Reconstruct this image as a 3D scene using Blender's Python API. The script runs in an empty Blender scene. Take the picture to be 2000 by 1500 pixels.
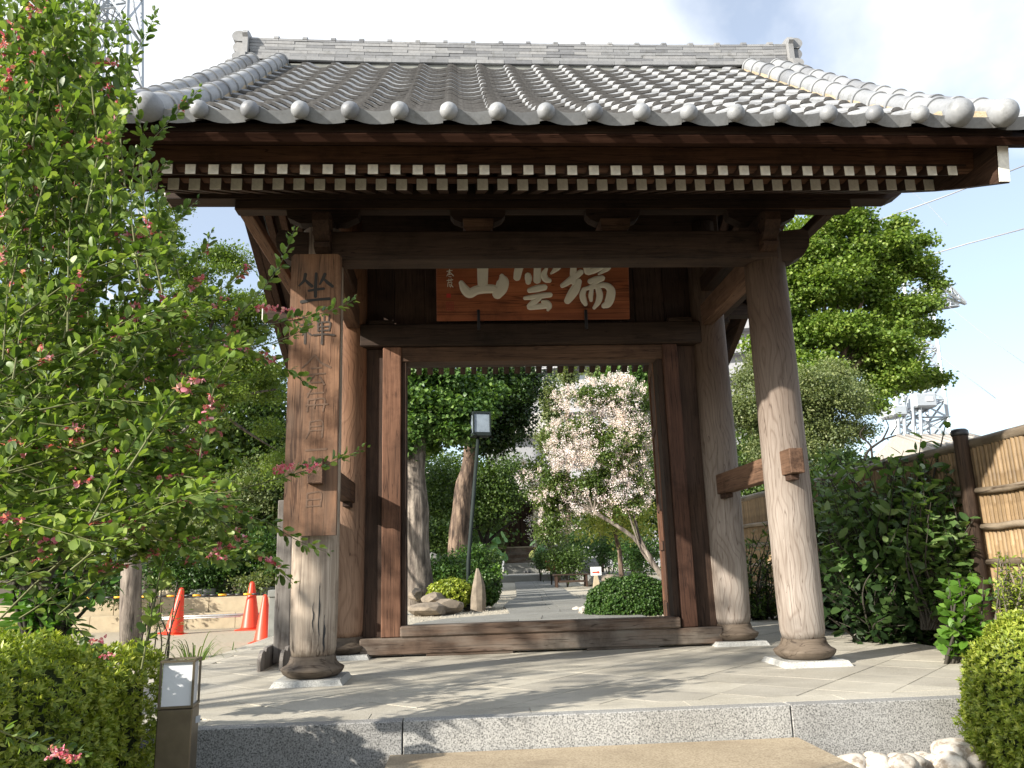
import bpy, math, random
import numpy as np
from mathutils import Vector, Matrix

random.seed(7)
rng = np.random.default_rng(11)
C = bpy.context.scene.collection
S = bpy.context.scene

# ------------------------------------------------------------------ camera
CAMF = 1570.394                     # focal length for a 2000 px wide frame
CAMP = np.array([-0.6449, -6.9174, 0.68])
CR = np.array([0.99783917, -0.05914534, -0.02861487])
CU = np.array([0.01471908, -0.22321973, 0.97465702])
CF = np.array([0.06403382, 0.97297214, 0.22186683])
cam = bpy.data.cameras.new('camera')
cam.sensor_width = 36.0
cam.lens = CAMF / 2000 * 36
cam.clip_start = 0.05
cam.clip_end = 3000
co = bpy.data.objects.new('camera', cam)
C.objects.link(co)
M = Matrix.Identity(4)
for i in range(3):
    M[i][0], M[i][1], M[i][2], M[i][3] = CR[i], CU[i], -CF[i], CAMP[i]
co.matrix_world = M
S.camera = co

# ------------------------------------------------------------------ light
SUN_AZ = math.radians(239.0)        # clockwise from +Y
SUN_EL = math.radians(24.5)
sd = Vector((math.sin(SUN_AZ) * math.cos(SUN_EL), math.cos(SUN_AZ) * math.cos(SUN_EL), math.sin(SUN_EL)))
sun = bpy.data.lights.new('sun', 'SUN')
sun.energy = 5.0
sun.angle = math.radians(0.55)
sun.color = (1.0, 0.93, 0.82)
so = bpy.data.objects.new('sun', sun)
so.rotation_euler = sd.to_track_quat('Z', 'Y').to_euler()
so.location = (-20, -12, 12)
C.objects.link(so)

W = bpy.data.worlds.new('World')
S.world = W
W.use_nodes = True
nt = W.node_tree
for n in list(nt.nodes):
    nt.nodes.remove(n)
def wn(t, **k):
    n = nt.nodes.new(t)
    for a, b in k.items():
        setattr(n, a, b)
    return n
out = wn('ShaderNodeOutputWorld')
bg = wn('ShaderNodeBackground')
sky = wn('ShaderNodeTexSky', sky_type='NISHITA', sun_disc=False)
sky.sun_elevation = SUN_EL
sky.sun_rotation = SUN_AZ
sky.air_density = 1.0
sky.dust_density = 0.6
sky.ozone_density = 1.2
tc = wn('ShaderNodeTexCoord')
mp = wn('ShaderNodeMapping')
mp.inputs['Scale'].default_value = (1.0, 1.0, 1.9)
mp.inputs['Location'].default_value = (-0.28414, -2.73757, -4.45857)
n1 = wn('ShaderNodeTexNoise')
n1.inputs['Scale'].default_value = 1.5
n1.inputs['Detail'].default_value = 7
n1.inputs['Roughness'].default_value = 0.52
n1.inputs['Distortion'].default_value = 0.25
cr = wn('ShaderNodeValToRGB')
cr.color_ramp.elements[0].position = 0.45
cr.color_ramp.elements[0].color = (0.32, 0.32, 0.32, 1)
cr.color_ramp.elements[1].position = 0.58
cr.color_ramp.elements[1].color = (1, 1, 1, 1)
mx = wn('ShaderNodeMix', data_type='RGBA')
mx.inputs[7].default_value = (5.2, 5.45, 5.8, 1)
nt.links.new(tc.outputs['Generated'], mp.inputs['Vector'])
nt.links.new(mp.outputs[0], n1.inputs['Vector'])
nt.links.new(n1.outputs['Fac'], cr.inputs['Fac'])
nt.links.new(cr.outputs['Color'], mx.inputs[0])
nt.links.new(sky.outputs[0], mx.inputs[6])
nt.links.new(mx.outputs[2], bg.inputs['Color'])
bg.inputs['Strength'].default_value = 0.122
nt.links.new(bg.outputs[0], out.inputs['Surface'])

S.view_settings.view_transform = 'Standard'
S.view_settings.look = 'None'
S.view_settings.exposure = 0.95
S.view_settings.gamma = 1.0
S.view_settings.use_curve_mapping = False
S.render.engine = 'CYCLES'
S.cycles.max_bounces = 8
S.cycles.transparent_max_bounces = 6
S.cycles.use_denoising = True

# ------------------------------------------------------------------ helpers
def at(px, py, y):
    """the point on the plane y=const seen at photo pixel (px,py)"""
    d = CF + CR * (px - 1000) / CAMF - CU * (py - 750) / CAMF
    return CAMP + d * (y - CAMP[1]) / d[1]

def atx(px, py, x):
    d = CF + CR * (px - 1000) / CAMF - CU * (py - 750) / CAMF
    return CAMP + d * (x - CAMP[0]) / d[0]

def pxm(y, z=2.0):
    """metres per photo pixel at depth y"""
    return ((y - CAMP[1]) * CF[1] + (z - CAMP[2]) * CF[2]) / CAMF

def props(o, label=None, cat=None, group=None, kind=None):
    if label: o['label'] = label
    if cat: o['category'] = cat
    if group: o['group'] = group
    if kind: o['kind'] = kind
    return o

def thing(name, label, cat, loc, group=None):
    o = bpy.data.objects.new(name, None)
    o.empty_display_size = 0.2
    o.location = loc
    C.objects.link(o)
    return props(o, label, cat, group)

def par(o, parent):
    """parent without moving: mesh data stay in world coordinates"""
    if parent is not None:
        o.parent = parent
        m = Matrix.Identity(4)
        p = parent
        chain = []
        while p is not None:
            chain.append(p); p = p.parent
        for q in reversed(chain):
            m = m @ q.matrix_parent_inverse @ q.matrix_basis
        o.matrix_parent_inverse = m.inverted()
    return o

def link(name, me, parent=None, mat=None, loc=None):
    o = bpy.data.objects.new(name, me)
    if loc is not None:
        o.location = loc
    if mat is not None and len(me.materials) == 0:
        me.materials.append(mat)
    C.objects.link(o)
    return par(o, parent)

class MB:
    def __init__(s):
        s.v = []; s.f = []; s.sm = []
    def add(s, vs, fs, smooth=False):
        k = len(s.v)
        s.v += [tuple(map(float, p)) for p in vs]
        for f in fs:
            s.f.append(tuple(i + k for i in f)); s.sm.append(smooth)
        return s
    def box(s, x0, x1, y0, y1, z0, z1, m=None):
        vs = [(x, y, z) for z in (z0, z1) for y in (y0, y1) for x in (x0, x1)]
        if m is not None:
            vs = [tuple(m @ Vector(p)) for p in vs]
        return s.add(vs, [(0, 2, 3, 1), (4, 5, 7, 6), (0, 1, 5, 4), (2, 6, 7, 3), (0, 4, 6, 2), (1, 3, 7, 5)])
    def bbox(s, x0, x1, y0, y1, z0, z1, b=0.006, m=None):
        """box with chamfered edges"""
        X = (x0, x1); Y = (y0, y1); Z = (z0, z1)
        vs = []; idx = {}
        for i in (0, 1):
            for j in (0, 1):
                for k in (0, 1):
                    sx, sy, sz = (1 - 2 * i) * b, (1 - 2 * j) * b, (1 - 2 * k) * b
                    for a, p in enumerate(((X[i], Y[j] + sy, Z[k] + sz), (X[i] + sx, Y[j], Z[k] + sz), (X[i] + sx, Y[j] + sy, Z[k]))):
                        idx[(i, j, k, a)] = len(vs); vs.append(p)
        F = []
        for i in (0, 1):
            F.append([idx[(i, 0, 0, 0)], idx[(i, 1, 0, 0)], idx[(i, 1, 1, 0)], idx[(i, 0, 1, 0)]])
            F.append([idx[(0, i, 0, 1)], idx[(1, i, 0, 1)], idx[(1, i, 1, 1)], idx[(0, i, 1, 1)]])
            F.append([idx[(0, 0, i, 2)], idx[(1, 0, i, 2)], idx[(1, 1, i, 2)], idx[(0, 1, i, 2)]])
            for j in (0, 1):
                F.append([idx[(i, j, 0, 0)], idx[(i, j, 1, 0)], idx[(i, j, 1, 1)], idx[(i, j, 0, 1)]])
                F.append([idx[(i, 0, j, 0)], idx[(i, 1, j, 0)], idx[(i, 1, j, 2)], idx[(i, 0, j, 2)]])
                F.append([idx[(0, i, j, 1)], idx[(1, i, j, 1)], idx[(1, i, j, 2)], idx[(0, i, j, 2)]])
                for k in (0, 1):
                    F.append([idx[(i, j, k, 0)], idx[(i, j, k, 1)], idx[(i, j, k, 2)]])
        c = Vector(((x0 + x1) / 2, (y0 + y1) / 2, (z0 + z1) / 2))
        G = []
        for f in F:
            p = [Vector(vs[q]) for q in f]
            n = (p[1] - p[0]).cross(p[2] - p[0])
            mid = sum(p, Vector()) / len(p)
            G.append(f if n.dot(mid - c) > 0 else f[::-1])
        if m is not None:
            vs = [tuple(m @ Vector(p)) for p in vs]
        return s.add(vs, G)
    def prism(s, prof, a, b, axis='x'):
        """closed profile of 2D points extruded between a and b along axis"""
        n = len(prof)
        def P(u, w, t):
            return {'x': (t, u, w), 'y': (u, t, w), 'z': (u, w, t)}[axis]
        vs = [P(u, w, a) for u, w in prof] + [P(u, w, b) for u, w in prof]
        fs = [tuple(range(n))[::-1], tuple(range(n, 2 * n))] + [(i, (i + 1) % n, n + (i + 1) % n, n + i) for i in range(n)]
        return s.add(vs, fs)
    def tube(s, pts, rad, n=8, caps=True, smooth=True):
        pts = [Vector(p) for p in pts]
        if not hasattr(rad, '__len__'):
            rad = [rad] * len(pts)
        k = len(s.v); ref = None
        for i, p in enumerate(pts):
            t = (pts[min(i + 1, len(pts) - 1)] - pts[max(i - 1, 0)])
            t = t.normalized() if t.length > 1e-9 else Vector((0, 0, 1))
            if ref is None:
                ref = Vector((0, 0, 1)) if abs(t.z) < 0.9 else Vector((1, 0, 0))
            a = t.cross(ref)
            if a.length < 1e-6:
                a = t.cross(Vector((0, 1, 0)))
            a.normalize(); b = t.cross(a); ref = -b if False else ref
            for j in range(n):
                q = 2 * math.pi * j / n
                s.v.append(tuple(p + (a * math.cos(q) + b * math.sin(q)) * rad[i]))
        for i in range(len(pts) - 1):
            for j in range(n):
                s.f.append((k + i * n + j, k + i * n + (j + 1) % n, k + (i + 1) * n + (j + 1) % n, k + (i + 1) * n + j)); s.sm.append(smooth)
        if caps:
            s.f.append(tuple(k + j for j in range(n))[::-1]); s.sm.append(False)
            e = k + (len(pts) - 1) * n
            s.f.append(tuple(e + j for j in range(n))); s.sm.append(False)
        return s
    def lathe(s, prof, c, n=24, smooth=True, caps=True, wob=None):
        """profile (r,z) turned round a vertical axis through c"""
        k = len(s.v)
        for r, z in prof:
            for j in range(n):
                q = 2 * math.pi * j / n
                rr = r * (1 + (wob(q, z) if wob else 0))
                s.v.append((c[0] + rr * math.cos(q), c[1] + rr * math.sin(q), c[2] + z))
        for i in range(len(prof) - 1):
            for j in range(n):
                s.f.append((k + i * n + j, k + i * n + (j + 1) % n, k + (i + 1) * n + (j + 1) % n, k + (i + 1) * n + j)); s.sm.append(smooth)
        if caps:
            s.f.append(tuple(k + j for j in range(n))[::-1]); s.sm.append(False)
            e = k + (len(prof) - 1) * n
            s.f.append(tuple(e + j for j in range(n))); s.sm.append(False)
        return s
    def mesh(s, name, mat=None):
        me = bpy.data.meshes.new(name)
        me.from_pydata(s.v, [], s.f)
        me.polygons.foreach_set('use_smooth', s.sm)
        if mat is not None:
            me.materials.append(mat)
        me.update()
        return me
    def build(s, name, mat, parent=None):
        return link(name, s.mesh(name, mat), parent)

def npmesh(name, V, F, mat, smooth=False):
    """fast mesh from numpy arrays, F is (n,3) or (n,4)"""
    me = bpy.data.meshes.new(name)
    V = np.asarray(V, np.float32); F = np.asarray(F, np.int32)
    me.vertices.add(len(V)); me.vertices.foreach_set('co', V.ravel())
    me.loops.add(F.size); me.loops.foreach_set('vertex_index', F.ravel())
    me.polygons.add(len(F)); me.polygons.foreach_set('loop_start', np.arange(0, F.size, F.shape[1], dtype=np.int32))
    me.update(calc_edges=True)
    if smooth:
        me.polygons.foreach_set('use_smooth', np.ones(len(F), bool))
    me.materials.append(mat)
    return me

def unit(a):
    return a / np.maximum(np.linalg.norm(a, axis=-1, keepdims=True), 1e-9)

def leaves_mesh(name, P, D, N, L, Wd, mat, kind='rhomb', fold=0.18):
    """P base points, D directions, N normals, L lengths, Wd half widths"""
    D = unit(D); Sx = unit(np.cross(D, N)); N = np.cross(Sx, D)
    L = np.broadcast_to(L, len(P))[:, None]; Wd = np.broadcast_to(Wd, len(P))[:, None]
    n = len(P)
    if kind == 'rhomb':
        a = P
        b = P + D * L * .5 + Sx * Wd + N * Wd * fold * 2
        c = P + D * L
        d = P + D * L * .5 - Sx * Wd + N * Wd * fold * 2
        V = np.stack([a, b, c, d], 1).reshape(-1, 3)
        k = np.arange(n)[:, None] * 4
        F = np.concatenate([k + np.array([[0, 1, 2]]), k + np.array([[0, 2, 3]])])
    else:
        e, e2 = (.95, .60) if kind == 'round' else (.80, .38)
        pts = [P, P + D * L * .28 + Sx * Wd * .84 + N * Wd * fold, P + D * L * .66 + Sx * Wd * e + N * Wd * fold * .6,
               P + D * L - N * L * .06, P + D * L * .66 - Sx * Wd * e + N * Wd * fold * .6, P + D * L * .28 - Sx * Wd * .84 + N * Wd * fold,
               P + D * L * .28, P + D * L * .66 - N * L * .01,
               P + D * L * .90 + Sx * Wd * e2 - N * L * .03, P + D * L * .90 - Sx * Wd * e2 - N * L * .03]
        V = np.stack(pts, 1).reshape(-1, 3)
        k = np.arange(n)[:, None] * 10
        T = [(0, 1, 6), (0, 6, 5), (1, 2, 7), (1, 7, 6), (6, 7, 4), (6, 4, 5), (2, 8, 7), (7, 8, 9), (8, 3, 9), (7, 9, 4)]
        F = np.concatenate([k + np.array([t]) for t in T])
    return npmesh(name, V, F, mat)

# ------------------------------------------------------------------ materials
def mat_new(name):
    m = bpy.data.materials.new(name)
    m.use_nodes = True
    t = m.node_tree
    b = t.nodes['Principled BSDF']
    return m, t, b

def N(t, typ, **k):
    n = t.nodes.new(typ)
    for a, v in k.items():
        if a.startswith('i_'):
            n.inputs[a[2:].replace('_', ' ')].default_value = v
        else:
            setattr(n, a, v)
    return n

def ramp(t, fac, stops):
    r = N(t, 'ShaderNodeValToRGB')
    e = r.color_ramp.elements
    while len(e) < len(stops):
        e.new(0.5)
    for q, (p, c) in zip(e, stops):
        q.position = p
        q.color = (*c, 1) if len(c) == 3 else c
    t.links.new(fac, r.inputs['Fac'])
    return r.outputs['Color']

def mixc(t, fac, a, b, mode='MIX'):
    m = N(t, 'ShaderNodeMix', data_type='RGBA', blend_type=mode)
    for s, v in ((0, fac), (6, a), (7, b)):
        if hasattr(v, 'default_value') or hasattr(v, 'is_linked'):
            t.links.new(v, m.inputs[s])
        else:
            m.inputs[s].default_value = v if s == 0 else ((*v, 1) if len(v) == 3 else v)
    return m.outputs[2]

def bump(t, b, h, s=0.3, d=0.01):
    n = N(t, 'ShaderNodeBump')
    n.inputs['Strength'].default_value = s
    n.inputs['Distance'].default_value = d
    t.links.new(h, n.inputs['Height'])
    t.links.new(n.outputs[0], b.inputs['Normal'])

def coord(t, scale=(1, 1, 1), src='Object'):
    c = N(t, 'ShaderNodeTexCoord')
    m = N(t, 'ShaderNodeMapping')
    m.inputs['Scale'].default_value = scale
    t.links.new(c.outputs[src], m.inputs['Vector'])
    return m.outputs[0]

def noise(t, vec, scale, detail=4, rough=.55, dist=0.0):
    n = N(t, 'ShaderNodeTexNoise')
    n.inputs['Scale'].default_value = scale
    n.inputs['Detail'].default_value = detail
    n.inputs['Roughness'].default_value = rough
    n.inputs['Distortion'].default_value = dist
    t.links.new(vec, n.inputs['Vector'])
    return n.outputs['Fac']

def wood(name, c1, c2, axis='x', rough=.75, fine=1.0, grey=None, blotch=None):
    m, t, b = mat_new(name)
    sc = {'x': (.05, 1, 1), 'y': (1, .05, 1), 'z': (1, 1, .05)}[axis]
    v = coord(t, sc)
    f = noise(t, v, 60 * fine, 6, .65, .3)
    col = ramp(t, f, [(.32, c1), (.68, c2)])
    v2 = coord(t, {'x': (.25, 1, 1), 'y': (1, .25, 1), 'z': (1, 1, .25)}[axis])
    g = noise(t, v2, 3.5, 4, .6)
    dk = ramp(t, g, [(.35, (.62, .6, .58)), (.65, (1.15, 1.12, 1.1))])
    col = mixc(t, 1.0, col, dk, 'MULTIPLY')
    if grey:
        gg = noise(t, v2, 5, 5, .6)
        fac = ramp(t, gg, [(.42, (0, 0, 0)), (.62, (1, 1, 1))])
        col = mixc(t, fac, col, grey)
    vc = coord(t, {'x': (.035, 1, 1), 'y': (1, .035, 1), 'z': (1, 1, .035)}[axis])
    ck = noise(t, vc, 26 * max(fine, .5), 3, .5, .6)
    ckc = ramp(t, ck, [(.482, (1, 1, 1)), (.498, (.38, .34, .32)), (.502, (.38, .34, .32)), (.518, (1, 1, 1))])
    st_ = noise(t, coord(t, (1.3, 1.3, 1.3)), 2.2, 6, .7)
    stc = ramp(t, st_, [(.50, (1, 1, 1)), (.68, (.55, .52, .50))])
    col = mixc(t, 1.0, mixc(t, 1.0, col, ckc, 'MULTIPLY'), stc, 'MULTIPLY')
    oi = N(t, 'ShaderNodeObjectInfo')
    rnd = ramp(t, oi.outputs['Random'], [(0, (.75, .75, .75)), (1, (1.15, 1.15, 1.15))])
    col = mixc(t, 1.0, col, rnd, 'MULTIPLY')
    t.links.new(col, b.inputs['Base Color'])
    b.inputs['Roughness'].default_value = rough
    b.inputs['Specular IOR Level'].default_value = .3
    bump(t, b, f, .5, .004)
    return m

def ring_wood(name, c1, c2, c3, pith=(.12, .1), freq=165, top=None, rough=.7):  # pith offset gives the flame pattern
    """zelkova style post with cathedral growth rings, z along the post"""
    m, t, b = mat_new(name)
    tcn = N(t, 'ShaderNodeTexCoord')
    oi = N(t, 'ShaderNodeObjectInfo')
    v = coord(t, (1.0, 1.0, .5))
    off = N(t, 'ShaderNodeVectorMath', operation='ADD')
    comb = N(t, 'ShaderNodeCombineXYZ')
    mul = N(t, 'ShaderNodeMath', operation='MULTIPLY'); mul.inputs[1].default_value = 37.0
    t.links.new(oi.outputs['Random'], mul.inputs[0])
    t.links.new(mul.outputs[0], comb.inputs['Z'])
    t.links.new(v, off.inputs[0]); t.links.new(comb.outputs[0], off.inputs[1])
    nz = N(t, 'ShaderNodeTexNoise'); nz.inputs['Scale'].default_value = 3.2; nz.inputs['Detail'].default_value = 2.0; nz.inputs['Roughness'].default_value = .45
    t.links.new(off.outputs[0], nz.inputs['Vector'])
    sep = N(t, 'ShaderNodeSeparateXYZ'); t.links.new(tcn.outputs['Object'], sep.inputs[0])
    def mth(op, a, b_=None):
        n = N(t, 'ShaderNodeMath', operation=op)
        for i, q in enumerate((a, b_)):
            if q is None: continue
            if isinstance(q, (int, float)): n.inputs[i].default_value = q
            else: t.links.new(q, n.inputs[i])
        return n.outputs[0]
    dx = mth('ADD', sep.outputs[0], pith[0]); dy = mth('ADD', sep.outputs[1], pith[1])
    r = mth('SQRT', mth('ADD', mth('MULTIPLY', dx, dx), mth('MULTIPLY', dy, dy)))
    r = mth('ADD', r, mth('MULTIPLY', nz.outputs['Fac'], .40))
    r = mth('ADD', r, mth('MULTIPLY', sep.outputs[2], .012))
    s = mth('SINE', mth('MULTIPLY', r, freq))
    s = mth('POWER', mth('ADD', mth('MULTIPLY', s, .5), .5), 7.0)
    vf = coord(t, (1, 1, .04))
    fine = noise(t, vf, 90, 5, .7)
    col = ramp(t, fine, [(.3, c1), (.7, c2)])
    fr = mth('MULTIPLY', mth('MULTIPLY', s, .75), noise(t, coord(t, (1, 1, .5)), 7, 3, .6))
    col = mixc(t, fr, col, c3)
    big = noise(t, coord(t, (1, 1, .3)), 4, 4, .6)
    col = mixc(t, 1.0, col, ramp(t, big, [(.35, (.72, .68, .66)), (.65, (1.12, 1.12, 1.14))]), 'MULTIPLY')
    ck = noise(t, coord(t, (1, 1, .05)), 22, 3, .5, .5)
    col = mixc(t, 1.0, col, ramp(t, ck, [(.488, (1, 1, 1)), (.5, (.45, .4, .37)), (.512, (1, 1, 1))]), 'MULTIPLY')
    if top:
        # bare timber kept brown under the roof, bleached grey where rain reaches it
        zz = mth('ADD', sep.outputs[2], mth('MULTIPLY', big, .9))
        ft = ramp(t, mth('MULTIPLY', zz, .3), [(.36, (0, 0, 0)), (.78, (1, 1, 1))])
        col = mixc(t, ft, col, mixc(t, 1.0, col, top, 'MULTIPLY'))
    t.links.new(col, b.inputs['Base Color'])
    b.inputs['Roughness'].default_value = rough
    b.inputs['Specular IOR Level'].default_value = .3
    bump(t, b, mixc(t, .5, s, fine), .35, .004)
    return m

def granite(name, a, bb, c, scale=140, rough=.75, stain=None, contrast=1.0):
    m, t, b = mat_new(name)
    v = coord(t)
    f = noise(t, v, scale, 3, .7)
    col = ramp(t, f, [(.38, a), (.47, bb), (.62, c)])
    g = noise(t, v, 2.3, 5, .6)
    col = mixc(t, 1.0, col, ramp(t, g, [(.35, (.86, .85, .83)), (.65, (1.06, 1.06, 1.06))]), 'MULTIPLY')
    if stain:
        sf = noise(t, coord(t, (.8, 1.6, 1)), 3.1, 6, .65)
        col = mixc(t, ramp(t, sf, [(.53, (0, 0, 0)), (.72, (.75, .75, .75))]), col, stain)
    oi = N(t, 'ShaderNodeObjectInfo')
    col = mixc(t, 1.0, col, ramp(t, oi.outputs['Random'], [(0, (.82, .82, .82)), (1, (1.06, 1.06, 1.04))]), 'MULTIPLY')
    t.links.new(col, b.inputs['Base Color'])
    b.inputs['Roughness'].default_value = rough
    bump(t, b, f, .25, .003)
    return m

def plain(name, c, rough=.6, metal=0.0, spec=.5, var=.12, scale=12, bmp=.1, emit=None):
    m, t, b = mat_new(name)
    f = noise(t, coord(t), scale, 5, .6)
    lo = tuple(max(0, q * (1 - var)) for q in c); hi = tuple(q * (1 + var) for q in c)
    t.links.new(ramp(t, f, [(.3, lo), (.7, hi)]), b.inputs['Base Color'])
    b.inputs['Roughness'].default_value = rough
    b.inputs['Metallic'].default_value = metal
    b.inputs['Specular IOR Level'].default_value = spec
    if bmp:
        bump(t, b, f, bmp, .01)
    return m

def leafmat(name, c1, c2, c3=None, trans=.35, rough=.45, spec=.4, hue=None):
    m, t, b = mat_new(name)
    g = N(t, 'ShaderNodeNewGeometry')
    st = [(0, c1), (.55, c2), (1, c3 or c2)]
    oi = N(t, 'ShaderNodeObjectInfo')
    ad = N(t, 'ShaderNodeMath', operation='ADD'); fr = N(t, 'ShaderNodeMath', operation='FRACT')
    t.links.new(g.outputs['Random Per Island'], ad.inputs[0]); t.links.new(oi.outputs['Random'], ad.inputs[1])
    t.links.new(ad.outputs[0], fr.inputs[0])
    col = ramp(t, fr.outputs[0], st)
    big = noise(t, coord(t), 1.6, 3, .5)
    col = mixc(t, 1.0, col, ramp(t, big, [(.35, (.82, .85, .85)), (.65, (1.15, 1.1, 1.0))]), 'MULTIPLY')
    t.links.new(col, b.inputs['Base Color'])
    b.inputs['Roughness'].default_value = rough
    b.inputs['Specular IOR Level'].default_value = spec
    tr = N(t, 'ShaderNodeBsdfTranslucent')
    tcx = mixc(t, 1.0, col, (1.5, 1.6, .6), 'MULTIPLY')
    t.links.new(tcx, tr.inputs['Color'])
    ms = N(t, 'ShaderNodeMixShader'); ms.inputs[0].default_value = trans
    t.links.new(b.outputs[0], ms.inputs[1]); t.links.new(tr.outputs[0], ms.inputs[2])
    t.links.new(ms.outputs[0], t.nodes['Material Output'].inputs['Surface'])
    return m

def tile_mat(name, base):
    m, t, b = mat_new(name)
    v = coord(t, (1, 1, 1))
    oi = N(t, 'ShaderNodeObjectInfo')
    f = noise(t, v, 30, 6, .7)
    col = ramp(t, f, [(.3, tuple(q * .82 for q in base)), (.7, tuple(q * 1.08 for q in base))])
    col = mixc(t, 1.0, col, ramp(t, oi.outputs['Random'], [(0, (.68, .68, .70)), (.5, (1, 1, 1)), (1, (1.16, 1.14, 1.12))]), 'MULTIPLY')
    # soot and lichen, a different patch on every tile
    a = N(t, 'ShaderNodeVectorMath', operation='ADD'); t.links.new(v, a.inputs[0])
    t.links.new(oi.outputs['Location'], a.inputs[1])
    d = noise(t, a.outputs[0], 9, 6, .7)
    col = mixc(t, ramp(t, d, [(.54, (0, 0, 0)), (.74, (.6, .6, .6))]), col, (.08, .078, .062))
    t.links.new(col, b.inputs['Base Color'])
    b.inputs['Roughness'].default_value = .5
    b.inputs['Specular IOR Level'].default_value = .45
    bump(t, b, f, .15, .004)
    return m

M_tile = tile_mat('roof tile', (.285, .298, .312))
M_ridge = tile_mat('ridge tile', (.255, .26, .265))
M_dkwood_x = wood('dark timber x', (.034, .021, .014), (.066, .042, .029), 'x')
M_dkwood_y = wood('dark timber y', (.045, .024, .015), (.088, .050, .033), 'y')
M_dkwood_z = wood('dark timber z', (.036, .021, .014), (.072, .043, .029), 'z')
M_fascia = wood('brown fascia', (.085, .040, .022), (.15, .075, .042), 'x')
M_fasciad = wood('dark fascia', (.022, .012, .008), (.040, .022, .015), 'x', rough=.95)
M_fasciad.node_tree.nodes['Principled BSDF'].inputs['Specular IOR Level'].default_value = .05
M_warm_x = wood('warm timber x', (.10, .055, .033), (.18, .105, .065), 'x')
M_warm_y = wood('warm timber y', (.11, .062, .038), (.20, .12, .078), 'y')
M_warm_z = wood('warm timber z', (.10, .048, .028), (.19, .10, .062), 'z')
M_sill = wood('weathered sill', (.085, .056, .040), (.17, .12, .088), 'x', grey=(.17, .145, .12))
M_board = wood('sign board timber', (.17, .088, .050), (.32, .18, .105), 'z', fine=.8, grey=(.12, .075, .050))
M_greypost = wood('grey old timber', (.20, .185, .17), (.34, .32, .30), 'z')
M_post = ring_wood('post timber', (.25, .215, .18), (.37, .33, .29), (.13, .09, .065), top=(.34, .26, .21))
M_postL = ring_wood('post timber brown', (.21, .13, .085), (.30, .20, .135), (.11, .06, .035), top=(.85, .68, .56))
M_cracked = wood('cracked bleached timber', (.25, .20, .155), (.58, .50, .41), 'z', fine=.7)
M_baseStone = wood('turned base', (.10, .078, .058), (.19, .155, .12), 'x', fine=.3)
M_white = plain('chalk white paint', (.80, .78, .70), .8, var=.2, scale=22)
M_plaq = wood('plaque timber', (.36, .105, .042), (.52, .18, .075), 'x', rough=.5, fine=.5)
M_ivory = plain('ivory paint', (.80, .76, .64), .6, var=.04)
M_ink = plain('faded ink', (.028, .025, .022), .8)
M_ink2 = plain('weathered ink', (.125, .075, .048), .85, var=.35, scale=30)
M_seal = plain('vermilion seal', (.5, .04, .03), .7)
M_pave = granite('pale granite', (.26, .24, .20), (.47, .44, .37), (.60, .565, .485), 170, stain=(.30, .28, .24))
M_riser = granite('speckled granite', (.085, .085, .083), (.27, .268, .262), (.43, .425, .41), 140)
M_slab = granite('white granite pad', (.24, .24, .23), (.46, .46, .44), (.58, .58, .56), 150)
M_step = granite('tan sandstone', (.30, .235, .155), (.44, .355, .24), (.54, .45, .32), 120, stain=(.24, .18, .12))
M_path = granite('grey path stone', (.13, .13, .12), (.21, .21, .195), (.28, .275, .26), 90, stain=(.22, .21, .19))
M_gravel = plain('buff gravel', (.44, .40, .32), .9, var=.45, scale=38, bmp=.9)
M_earth = plain('brown earth', (.10, .078, .052), .95, var=.4, scale=8, bmp=.6)
M_sand = plain('sandy yard', (.36, .31, .23), .95, var=.15, scale=20, bmp=.3)
M_cobble = granite('white cobble', (.30, .25, .20), (.50, .45, .39), (.64, .60, .54), 22)
M_rock = plain('garden rock', (.20, .165, .125), .85, var=.4, scale=7, bmp=.7)
M_rockg = plain('grey garden rock', (.17, .17, .16), .85, var=.4, scale=7, bmp=.7)
M_conc = plain('buff concrete', (.42, .35, .24), .85, var=.15, scale=6)
M_concg = plain('grey concrete', (.20, .205, .19), .85, var=.2, scale=8)
M_black = plain('black paint', (.02, .02, .022), .4)
M_steelg = plain('galvanised steel', (.42, .46, .50), .5, .2, var=.08)
M_steeld = plain('grey green lamp paint', (.020, .028, .027), .7, spec=.2)
M_bronze = plain('brushed bronze', (.20, .165, .115), .38, .75, var=.15)
M_opal = plain('opal glass', (.74, .76, .78), .25, var=.02, bmp=0)
M_red = plain('cone red plastic', (.75, .055, .02), .45, var=.04)
M_yel = plain('yellow plastic', (.80, .40, .02), .45)
M_pipe = plain('grey pipe', (.5, .5, .5), .35, .5)
M_signw = plain('white sign', (.82, .82, .82), .5, var=.02)
M_terra = plain('terracotta', (.42, .14, .07), .8)
M_apt = plain('apartment wall', (.30, .305, .325), .8, var=.04, scale=2)
M_glass = plain('window glass', (.10, .12, .14), .12, var=.1)
M_rtile = plain('pale roof tile', (.40, .37, .33), .7)
def bark(name, lo, hi, s=16):
    m, t, b = mat_new(name)
    f = noise(t, coord(t, (1, 1, .14)), s, 6, .65, .4)
    g = noise(t, coord(t, (1, 1, .6)), s * .3, 5, .6)
    col = ramp(t, f, [(.36, tuple(q * .35 for q in lo)), (.46, lo), (.64, hi)])
    col = mixc(t, 1.0, col, ramp(t, g, [(.35, (.6, .6, .58)), (.65, (1.2, 1.18, 1.15))]), 'MULTIPLY')
    t.links.new(col, b.inputs['Base Color'])
    b.inputs['Roughness'].default_value = .9
    bump(t, b, f, 1.0, .035)
    return m
M_bark = bark('brown bark', (.09, .06, .045), (.26, .19, .14), 14)
M_bark2 = bark('grey bark', (.12, .10, .085), (.27, .235, .20), 13)
M_tileedge = plain('shaded grimy tile edge', (.165, .158, .152), .85, var=.4, scale=30)  # front lips: grime and the unlit lip's shade painted in one darker colour
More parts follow.
